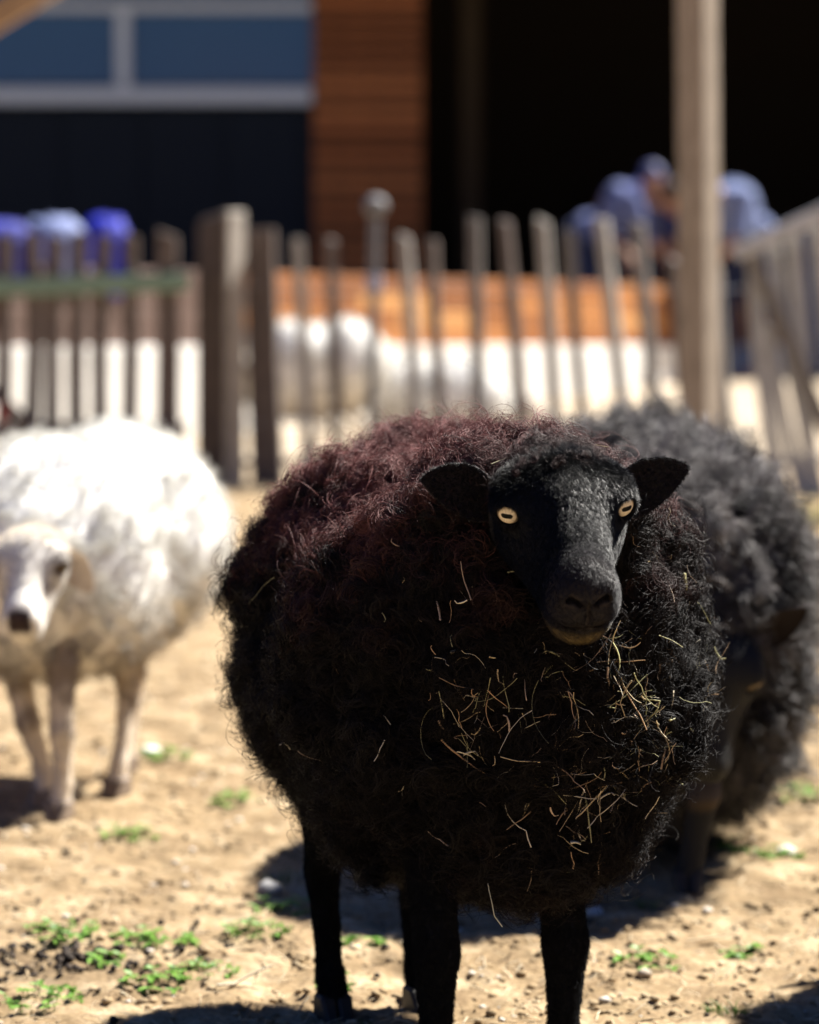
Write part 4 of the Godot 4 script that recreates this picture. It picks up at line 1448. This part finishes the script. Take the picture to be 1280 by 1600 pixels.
func flock() -> void:
	hoof = make_hoof()
	eye_mat = paint(Color.WHITE, 0.4, 0.18)
	eye_mat.clearcoat_enabled = true
	eye_mat.clearcoat = 0.08
	eye_mat.clearcoat_roughness = 0.12
	var horn := paint(Color(0.02, 0.017, 0.015), 0.6)
	var black_skin := paint(Color.WHITE, 0.75, 0.2)
	var wool_m := paint(Color.WHITE, 0.55, 0.34)
	var under_m := paint(Color.WHITE, 0.95, 0.1)
	var hair_m := paint(Color.WHITE, 0.42, 0.5)
	# --- the black sheep in front
	var curls := []
	for i in 7:
		curls.push_back(make_lock(16, rng.randf_range(0.028, 0.040), rng.randf_range(0.0042, 0.0075), rng.randf_range(2.0, 3.4), 0.0065, 0.00042, 32, 0.18))
	for i in 3:
		curls.push_back(make_lock(6, 0.052, 0.0075, 2.2, 0.012, 0.00026, 30, 1.0))
	var tint := noise(71, 14.0)
	var black := func(p: Vector3, q: Vector3) -> Color:
		var g := 0.85 + 0.3 * tint.get_noise_3dv(p * 3.0)
		var c := Color(0.0125, 0.0125, 0.0135) * g
		if q.z < 1.0:
			if q.z > 0.09 and q.y < -0.060:
				c = c.lerp(Color(0.20, 0.15, 0.07), clampf((-0.060 - q.y) / 0.012, 0.0, 1.0) * 0.8)
			elif q.z > 0.10:
				c = c.lerp(Color(0.024, 0.021, 0.023), clampf((q.z - 0.10) / 0.03, 0.0, 1.0))
		return c
	var r1 := thing("sheep", "black sheep with amber eyes and hay in its curly brown-black fleece, facing the camera", "sheep", Vector3(0.03, 0, -3.35), deg_to_rad(19.0))
	front = make_sheep(r1, {
		"seed": 101, "head": Vector3(0.022, 0.662, 0.335), "head_pitch": 0.43, "head_yaw": -0.19, "head_roll": 0.055, "neck": Vector3(0.035, 0.48, 0.12),
		"wool": [[Vector3(0.03, 0.462, -0.11), Vector3(0.20, 0.215, 0.165), 0.06], [Vector3(0.035, 0.465, 0.08), Vector3(0.198, 0.185, 0.18), 0.06], [Vector3(0.04, 0.57, 0.17), Vector3(0.115, 0.115, 0.115), 0.06],
			[Vector3(0.05, 0.634, 0.185), Vector3(0.088, 0.056, 0.075), 0.04], [Vector3(0.06, 0.385, 0.165), Vector3(0.10, 0.125, 0.09), 0.06], [Vector3(0.025, 0.345, -0.01), Vector3(0.13, 0.09, 0.155), 0.06], [Vector3(0.09, 0.48, 0.145), Vector3(0.125, 0.125, 0.11), 0.05]],
		"lumps": [[noise(81, 15.0, FastNoiseLite.TYPE_CELLULAR, 1), -0.030], [noise(82, 6.0), 0.036], [noise(83, 50.0), 0.005]],
		"legs": [
			[[Vector3(-0.055, 0.40, 0.11), Vector3(-0.060, 0.28, 0.15), Vector3(-0.062, 0.155, 0.18), Vector3(-0.062, 0.05, 0.175), Vector3(-0.062, 0.022, 0.188)], [0.045, 0.028, 0.0225, 0.0150, 0.0195], 0.0],
			[[Vector3(0.085, 0.40, 0.11), Vector3(0.088, 0.28, 0.155), Vector3(0.090, 0.155, 0.185), Vector3(0.090, 0.05, 0.18), Vector3(0.090, 0.022, 0.193)], [0.045, 0.028, 0.0225, 0.0150, 0.0195], 0.05],
			[[Vector3(-0.085, 0.40, -0.16), Vector3(-0.092, 0.28, -0.11), Vector3(-0.086, 0.18, -0.17), Vector3(-0.084, 0.05, -0.145), Vector3(-0.084, 0.022, -0.132)], [0.07, 0.036, 0.018, 0.0145, 0.018], 0.0],
			[[Vector3(0.06, 0.40, -0.16), Vector3(0.04, 0.28, -0.11), Vector3(0.03, 0.18, -0.17), Vector3(0.03, 0.05, -0.145), Vector3(0.03, 0.022, -0.132)], [0.07, 0.036, 0.018, 0.0145, 0.018], 0.0]],
		"lo": Vector3(-0.3, 0.0, -0.42), "hi": Vector3(0.33, 0.78, 0.38), "head_cell": 0.0026, "wool_cell": 0.009,
		"skin": black, "skin_mat": black_skin, "hoof_mat": horn, "eye": make_eye(Color(0.92, 0.80, 0.59)),
		"ear_turn": [Vector3(-0.4, -0.1, 0.0), Vector3(-0.4, 0.1, 0.03)], "ear_y": [-0.012, -0.022], "ear_long": [0.082, 0.096], "ear_lift": 0.03, "ear_color": Color(0.012, 0.011, 0.012),
		"under": Color(0.005, 0.004, 0.004), "under_mat": under_m, "wool_mat": wool_m, "locks": curls, "per_m2": 30000.0, "rise": 0.75, "sway": 1.5, "droop": 0.3, "hang": 0.45,
		"bare": [],
		"crown": 16000.0, "crown_color": Color(0.028, 0.02, 0.019),
		"dangling": [[Vector3(0.0, 0.255, 0.17), Vector3(0.1, -1.0, 0.2), 0.8, 16, 0.02], [Vector3(0.10, 0.25, 0.17), Vector3(0.1, -1.0, 0.1), 0.9, 18, 0.025], [Vector3(0.155, 0.275, 0.14), Vector3(0.3, -1.0, 0.1), 0.9, 18, 0.02], [Vector3(-0.06, 0.25, 0.14), Vector3(-0.2, -1.0, 0.2), 0.9, 16, 0.02], [Vector3(-0.13, 0.30, 0.02), Vector3(-0.4, -1.0, 0.1), 0.9, 18, 0.02], [Vector3(-0.15, 0.34, -0.06), Vector3(-0.5, -1.0, 0.1), 0.8, 14, 0.02], [Vector3(0.045, 0.27, 0.20), Vector3(0.05, -1.0, 0.0), 1.0, 26, 0.035], [Vector3(-0.10, 0.25, 0.10), Vector3(-0.2, -1.0, 0.1), 0.8, 18, 0.02], [Vector3(-0.11, 0.28, -0.02), Vector3(-0.3, -1.0, 0.1), 0.9, 16, 0.02], [Vector3(0.17, 0.25, 0.10), Vector3(0.2, -1.0, 0.1), 0.8, 18, 0.02]],
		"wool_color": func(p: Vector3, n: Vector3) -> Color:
			var bleach_and_sun := clampf((n.y - 0.22) * 2.0 + 0.45 * tint.get_noise_3dv(p), 0.0, 1.0) * clampf((p.y - 0.49) * 7.0, 0.0, 1.0) * clampf(1.0 - (p.z - 0.10) * 4.0, 0.35, 1.0) * clampf(1.0 - (p.x - 0.08) * 4.0, 0.4, 1.0)  # sun-bleached back wool, its red also painted to follow where sunlight falls
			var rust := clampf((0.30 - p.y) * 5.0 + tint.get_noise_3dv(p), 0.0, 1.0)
			var c := Color(0.0068, 0.0049, 0.0048).lerp(Color(0.19, 0.074, 0.069), bleach_and_sun)
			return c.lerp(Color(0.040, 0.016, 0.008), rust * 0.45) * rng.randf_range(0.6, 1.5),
		"hair": make_hair(14, 0.0075, 0.0035, 0.00018), "hair_per_m2": 420000.0, "hair_mat": hair_m,
	})
	hay(r1)
	# --- the greyish black sheep behind it on the right
	var long := []
	for i in 4:
		long.push_back(make_lock(16, 0.078, 0.0065, 1.5, 0.009, 0.0006, 22, 0.15))
	var r2 := thing("sheep", "shaggy grey-black sheep with lowered head behind the amber-eyed one", "sheep", Vector3(0.37, 0, -4.42), deg_to_rad(4.0))
	make_sheep(r2, {
		"seed": 202, "head": Vector3(0.042, 0.33, 0.315), "head_pitch": 1.0, "head_yaw": -0.35, "head_roll": -0.1, "neck": Vector3(0.0, 0.44, 0.14),
		"wool": [[Vector3(0.0, 0.415, -0.17), Vector3(0.185, 0.19, 0.19), 0.06], [Vector3(0.0, 0.41, 0.05), Vector3(0.18, 0.185, 0.18), 0.06], [Vector3(0.02, 0.43, 0.16), Vector3(0.13, 0.13, 0.12), 0.06], [Vector3(0.02, 0.29, -0.08), Vector3(0.16, 0.12, 0.20), 0.06]],
		"lumps": [[noise(84, 16.0, FastNoiseLite.TYPE_CELLULAR, 1), -0.02], [noise(85, 7.0), 0.018]],
		"legs": [
			[[Vector3(0.03, 0.42, 0.15), Vector3(0.045, 0.28, 0.215), Vector3(0.04, 0.14, 0.26), Vector3(0.022, 0.05, 0.268), Vector3(0.014, 0.022, 0.28)], [0.05, 0.034, 0.023, 0.018, 0.021], -0.1],
			[[Vector3(-0.07, 0.42, 0.12), Vector3(-0.09, 0.28, 0.16), Vector3(-0.09, 0.14, 0.17), Vector3(-0.09, 0.05, 0.165), Vector3(-0.09, 0.022, 0.175)], [0.05, 0.032, 0.021, 0.016, 0.019], 0.0],
			[[Vector3(-0.08, 0.38, -0.2), Vector3(-0.08, 0.27, -0.14), Vector3(-0.08, 0.17, -0.21), Vector3(-0.08, 0.05, -0.185), Vector3(-0.08, 0.022, -0.175)], [0.07, 0.036, 0.018, 0.0145, 0.018], 0.0],
			[[Vector3(0.08, 0.38, -0.2), Vector3(0.08, 0.27, -0.14), Vector3(0.08, 0.17, -0.21), Vector3(0.08, 0.05, -0.185), Vector3(0.08, 0.022, -0.175)], [0.07, 0.036, 0.018, 0.0145, 0.018], 0.0]],
		"lo": Vector3(-0.3, 0.0, -0.45), "hi": Vector3(0.3, 0.72, 0.38), "cell": 0.013, "wool_cell": 0.013, "head_cell": 0.004,
		"skin": func(p: Vector3, q: Vector3) -> Color:
			var c := Color(0.030, 0.028, 0.030)
			if q.z > 1.0 and p.y < 0.30 and p.y > 0.13:
				c = c.lerp(Color(0.07, 0.06, 0.064), 0.8)
			if q.z > 1.0 and absf(p.y - 0.125) < 0.006:
				c = Color(0.09, 0.065, 0.04)
			return c,
		"skin_mat": black_skin, "hoof_mat": horn, "eye": make_eye(Color(0.20, 0.15, 0.09)),
		"ear_turn": [Vector3(-0.3, 0.0, 0.1), Vector3(-0.3, 0.2, 0.45)], "ear_y": [0.0, 0.0], "ear_long": [0.09, 0.09], "ear_lift": 0.02, "ear_color": Color(0.016, 0.013, 0.013),
		"under": Color(0.012, 0.011, 0.011), "under_mat": under_m, "wool_mat": wool_m, "locks": long, "per_m2": 13000.0, "rise": 0.5, "sway": 0.9, "droop": 0.9, "hang": 1.0,
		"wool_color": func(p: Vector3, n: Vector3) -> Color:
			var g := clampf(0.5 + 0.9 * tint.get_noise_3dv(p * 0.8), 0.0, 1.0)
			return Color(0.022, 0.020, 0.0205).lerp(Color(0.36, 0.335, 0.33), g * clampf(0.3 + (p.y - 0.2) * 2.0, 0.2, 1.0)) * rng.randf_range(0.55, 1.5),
	})
	# --- the white sheep on the left
	var fluff := []
	for i in 4:
		fluff.push_back(make_lock(9, 0.026, 0.0045, 1.8, 0.012, 0.0004, 12, 0.45))
	var fleece_white := paint(Color.WHITE, 0.85, 0.2)
	fleece_white.backlight_enabled = true
	fleece_white.backlight = Color(0.8, 0.8, 0.8)
	var under_white := paint(Color.WHITE, 1.0, 0.05)
	var white_skin := paint(Color.WHITE, 0.75, 0.3)
	var r3 := thing("sheep", "white sheep with a pale face and dark nose standing on the left", "sheep", Vector3(-0.575, 0, -4.9), deg_to_rad(-22.0))
	make_sheep(r3, {
		"seed": 303, "head": Vector3(0.098, 0.428, 0.315), "head_scale": 0.86, "head_pitch": 0.55, "head_yaw": 0.36, "head_roll": 0.0, "neck": Vector3(0.0, 0.45, 0.16),
		"wool": [[Vector3(0.01, 0.425, -0.16), Vector3(0.185, 0.19, 0.19), 0.06], [Vector3(-0.01, 0.42, 0.06), Vector3(0.19, 0.19, 0.18), 0.06], [Vector3(-0.01, 0.40, 0.19), Vector3(0.13, 0.135, 0.11), 0.06], [Vector3(0.0, 0.33, 0.02), Vector3(0.16, 0.12, 0.22), 0.05]],
		"lumps": [[noise(87, 5.5), 0.012]],
		"legs": [
			[[Vector3(-0.045, 0.36, 0.13), Vector3(-0.035, 0.25, 0.14), Vector3(-0.005, 0.14, 0.145), Vector3(0.018, 0.05, 0.130), Vector3(0.022, 0.022, 0.140)], [0.038, 0.024, 0.019, 0.0145, 0.018], 0.1],
			[[Vector3(0.065, 0.36, 0.15), Vector3(0.085, 0.25, 0.19), Vector3(0.095, 0.14, 0.21), Vector3(0.098, 0.05, 0.215), Vector3(0.098, 0.022, 0.227)], [0.038, 0.024, 0.019, 0.0145, 0.018], 0.1],
			[[Vector3(0.06, 0.36, -0.10), Vector3(0.075, 0.26, -0.02), Vector3(0.08, 0.17, -0.05), Vector3(0.09, 0.05, 0.0), Vector3(0.09, 0.022, 0.012)], [0.05, 0.027, 0.0165, 0.0135, 0.017], 0.0],
			[[Vector3(0.03, 0.36, -0.18), Vector3(0.02, 0.26, -0.16), Vector3(0.012, 0.17, -0.22), Vector3(0.006, 0.05, -0.185), Vector3(0.006, 0.022, -0.175)], [0.05, 0.027, 0.0165, 0.0135, 0.017], 0.0]],
		"lo": Vector3(-0.28, 0.0, -0.42), "hi": Vector3(0.28, 0.70, 0.38), "cell": 0.013, "wool_cell": 0.013, "head_cell": 0.004,
		"skin": func(p: Vector3, q: Vector3) -> Color:
			var c := Color(0.80, 0.76, 0.70)
			if q.z < 1.0:
				if q.z > 0.145 and q.y > -0.040 and absf(q.x) < 0.02:
					c = c.lerp(Color(0.06, 0.04, 0.04), clampf((q.z - 0.145) / 0.008, 0.0, 1.0) * clampf((q.y + 0.040) / 0.012, 0.0, 1.0))
				for s in [-1.0, 1.0]:
					c = c.lerp(Color(0.22, 0.18, 0.15), clampf(1.9 - (q - eye_at(s)).length() / 0.016, 0.0, 0.75))
			else:
				c = Color(0.70, 0.60, 0.48).lerp(Color(0.24, 0.185, 0.145), clampf((p.y - 0.12) * 9.0 + 1.3 * tint.get_noise_3dv(p * 1.5), 0.0, 0.9))  # dark upper legs: the shadow under the fleece put into the colour
			return c,
		"skin_mat": white_skin, "hoof_mat": paint(Color(0.2, 0.15, 0.11), 0.7), "eye": make_eye(Color(0.18, 0.12, 0.06)),
		"ear_turn": [Vector3(-0.4, 0.0, 0.5), Vector3(-0.4, 0.0, -0.75)], "ear_y": [0.0, 0.0], "ear_long": [0.09, 0.09], "ear_lift": -0.015, "ear_color": Color(0.74, 0.64, 0.53),
		"under": Color(0.88, 0.85, 0.79), "under_color": func(p: Vector3, n: Vector3) -> Color:
			return Color(0.94, 0.925, 0.89).lerp(Color(0.60, 0.47, 0.33), clampf((0.36 - p.y) * 4.0 + 0.5 * tint.get_noise_3dv(p * 0.7) + 0.8 * maxf(p.z - 0.1, 0.0), 0.0, 1.0) * 0.8),
		 "under_mat": under_white, "wool_mat": fleece_white, "locks": fluff, "hair": make_hair(8, 0.008, 0.005, 0.0003), "hair_per_m2": 60000.0, "hair_mat": fleece_white, "crown": 9000.0, "crown_color": Color(0.85, 0.80, 0.70), "per_m2": 2600.0, "rise": 1.0, "sway": 0.9, "droop": 0.35, "hang": 0.2,
		"wool_color": func(p: Vector3, n: Vector3) -> Color:
			var brown_low := clampf((0.36 - p.y) * 4.0 + 0.5 * tint.get_noise_3dv(p * 0.7) + 0.8 * maxf(p.z - 0.1, 0.0), 0.0, 1.0)  # browner towards the bottom and the front
			return Color(0.90, 0.885, 0.84).lerp(Color(0.58, 0.45, 0.31), brown_low * 0.8) * rng.randf_range(0.93, 1.06),
	})
	# straw caught in the white sheep's crown
	for r in [[Vector3(-0.565, 0.485, -4.57), 0.9, 0.05], [Vector3(-0.525, 0.487, -4.58), -0.5, 0.035]]:
		var o := put("straw", make_straw(r[2], 0.005, 0.4, 5), paint(Color(0.42, 0.30, 0.14), 0.7))
		o.transform = Transform3D(Basis(Vector3.BACK, r[1]), r[0])
		tag(o, ["longer straw caught in the crown of the white sheep", "shorter straw by the ear of the white sheep"][0 if r[1] > 0 else 1], "straw", "straws caught on the white sheep")
	# --- one more white sheep beyond the fence, and one out of the picture on the right that throws its shadow in
	var r4: Node3D = r3.duplicate()
	r4.name = numbered("sheep")
	add_child(r4, true)
	r4.position = Vector3(-0.43, -0.03, -12.2)
	r4.rotation.y = deg_to_rad(-72.0)
	tag(r4, "white sheep seen through the fence pales beside the thick post", "sheep")
	var r6: Node3D = r3.duplicate()
	r6.name = numbered("sheep")
	add_child(r6, true)
	r6.position = Vector3(0.16, -0.2, -12.5)
	r6.rotation.y = deg_to_rad(70.0)
	tag(r6, "white sheep resting low on the sand beyond the round-capped metal post", "sheep")
	var r5: Node3D = r2.duplicate()
	r5.name = numbered("sheep")
	add_child(r5, true)
	r5.position = Vector3(0.98, 0, -3.54)
	r5.rotation.y = deg_to_rad(190.0)
	tag(r5, "shaggy black sheep standing outside the view on the right", "sheep")

var front: MB

func hay(root: Node3D) -> void:
	# hay caught in the chest fleece: the larger straws one by one, the finer bits together
	var inv := root.transform
	var pts := []
	for pt in spread(front, 6000.0, func(p, n): return true):
		var p: Vector3 = inv * (pt[0] as Vector3)
		var n: Vector3 = inv.basis * (pt[1] as Vector3)
		if n.z < 0.15 or p.y > 0.62 or p.y < 0.2:
			continue
		var w := exp(-pow((p.x - 0.20) / 0.10, 2.0) - pow((p.y - 0.43) / 0.11, 2.0))
		w = maxf(w, 0.75 * exp(-pow((p.x - 0.08) / 0.05, 2.0) - pow((p.y - 0.46) / 0.07, 2.0)))
		w = maxf(w, 0.6 * exp(-pow((p.x - 0.20) / 0.06, 2.0) - pow((p.y - 0.30) / 0.08, 2.0)))
		if rng.randf() < w * 1.2 + 0.014:
			pts.push_back([p, n])
	var small := [make_straw(0.020, 0.0011, 1.2, 5), make_straw(0.013, 0.0018, 0.6, 4), make_straw(0.028, 0.0010, 0.9, 6), make_straw(0.009, 0.0026, 0.5, 4)]
	var at := [[], [], [], []]
	var col := [[], [], [], []]
	var big := [make_straw(0.040, 0.0018, 1.2), make_straw(0.065, 0.0014, 1.5), make_straw(0.030, 0.0034, 0.5), make_straw(0.072, 0.0012, 2.8), make_straw(0.050, 0.0016, 0.5), make_straw(0.022, 0.0046, 0.6)]
	var tints := [Color(0.66, 0.52, 0.30), Color(0.46, 0.30, 0.17), Color(0.80, 0.72, 0.54), Color(0.42, 0.40, 0.20), Color(0.60, 0.45, 0.32)]
	var mats := []
	for c in tints:
		mats.push_back(paint(c, 0.55, 0.5))
	var looks := ["golden", "reddish brown", "pale", "green tinged", "light brown"]
	var forms := ["short curved", "long bent", "short flat", "long curled", "nearly straight", "stubby broad"]
	var used := {}
	for i in pts.size():
		var p: Vector3 = pts[i][0]
		var n: Vector3 = pts[i][1]
		var flatdir := (Vector3(rng.randfn(0, 1), rng.randfn(0, 1), rng.randfn(0, 1))).normalized()
		flatdir = (flatdir - n * flatdir.dot(n) * 0.8).normalized()
		var b := turn_to(flatdir, rng.randf() * TAU)
		var t := Transform3D(b, p + n * rng.randf_range(0.018, 0.036))
		var side := "towards the shoulder" if p.x > 0.225 else "in the middle" if p.x > 0.13 else "towards the dark flank"
		var high := "below the chin" if p.y > 0.47 else "halfway down the chest" if p.y > 0.37 else "low on the chest"
		var kind := rng.randi() % 6
		var hue := rng.randi() % 5
		var label := "%s %s straw in the fleece %s, %s" % [forms[kind], looks[hue], high, side]
		if i % 5 == 0 and not used.has(label) and used.size() < 46:
			used[label] = true
			var o := put("straw", big[kind], mats[hue])
			o.transform = t
			tag(o, label, "straw", "straws caught in the black fleece")
		else:
			var k := rng.randi() % 3 if rng.randf() < 0.9 else 3
			var s := rng.randf_range(0.6, 1.7)
			at[k].push_back(Transform3D(b.scaled_local(Vector3(s, s, s)), t.origin))
			col[k].push_back(tints[rng.randi() % 5] * rng.randf_range(0.7, 1.2))
	for k in 4:
		scatter("chaff", small[k], straw_mat, at[k], col[k])
	# the ones that stand out
	for w in [[0.205, 0.515, 9, "wisp of tangled hay caught in the fleece just under the chin"], [0.215, 0.455, 10, "tangle of hay in the middle of the chest fleece, below the chin wisp"], [0.255, 0.415, 7, "loose hay tangle caught on the sunlit shoulder fleece"], [0.085, 0.465, 8, "hay tangle caught in the dark fleece left of the chin"], [0.07, 0.40, 6, "smaller hay tangle low on the dark flank side of the chest"], [0.185, 0.325, 10, "spread-out hay tangle low on the chest above the forelegs"], [0.165, 0.40, 7, "greenish hay tangle halfway down the chest"]]:
		var best: Array = [Vector3(w[0], w[1], -3.0), Vector3(0, 0, 1)]
		var gap := 1.0
		for pt in pts:
			var e: float = Vector2(pt[0].x - w[0], pt[0].y - w[1]).length()
			if e < gap:
				gap = e
				best = pt
		var tuft := thing("hay_wisp", w[3], "hay", best[0] + best[1] * 0.030, 0.0, "wisps of hay caught in the black fleece")
		var main := Vector3(rng.randfn(0.4, 0.5), rng.randfn(-0.6, 0.4), rng.randfn(0, 0.2)).normalized()
		for i in int(w[2]):
			var o := put("straw", make_straw(rng.randf_range(0.022, 0.078), rng.randf_range(0.0010, 0.0028), rng.randf_range(0.2, 1.8), 8), mats[rng.randi() % 5], tuft)
			o.transform = Transform3D(turn_to(main + Vector3(rng.randfn(0, 0.6), rng.randfn(0, 0.6), rng.randfn(0, 0.35)), rng.randf() * TAU), Vector3(rng.randfn(0, 0.013), rng.randfn(0, 0.012), rng.randfn(0, 0.006)))
	for r in [[Vector3(0.115, 0.712, -3.13), 1.5, 0.07, 0.003, "long pale straw lying across the crown behind the left ear", Color(0.62, 0.55, 0.35)], [Vector3(0.19, 0.722, -3.13), 1.45, 0.05, 0.0028, "curved pale straw on top of the crown", Color(0.62, 0.50, 0.30)], [Vector3(-0.075, 0.672, -3.42), 1.15, 0.04, 0.0035, "pale straw lying on the reddish back fleece", Color(0.62, 0.52, 0.30)], [Vector3(0.028, 0.575, -3.13), 0.9, 0.022, 0.005, "short pale green blade on the dark shoulder", Color(0.52, 0.52, 0.30)], [Vector3(-0.045, 0.565, -3.22), -0.25, 0.035, 0.003, "thin straw hanging on the dark flank", Color(0.50, 0.42, 0.27)], [Vector3(-0.02, 0.645, -3.27), 0.9, 0.03, 0.003, "orange brown straw at the edge of the sunlit back", Color(0.55, 0.28, 0.12)], [Vector3(0.087, 0.225, -3.08), 0.55, 0.05, 0.005, "pale straw stalk dangling between the forelegs", Color(0.62, 0.60, 0.40)]]:
		var o := put("straw", make_straw(r[2], r[3], 0.35, 7), paint(r[5], 0.55, 0.5))
		o.transform = Transform3D(Basis(Vector3.BACK, r[1]), r[0])
		tag(o, r[4], "straw", "straws caught in the black fleece")
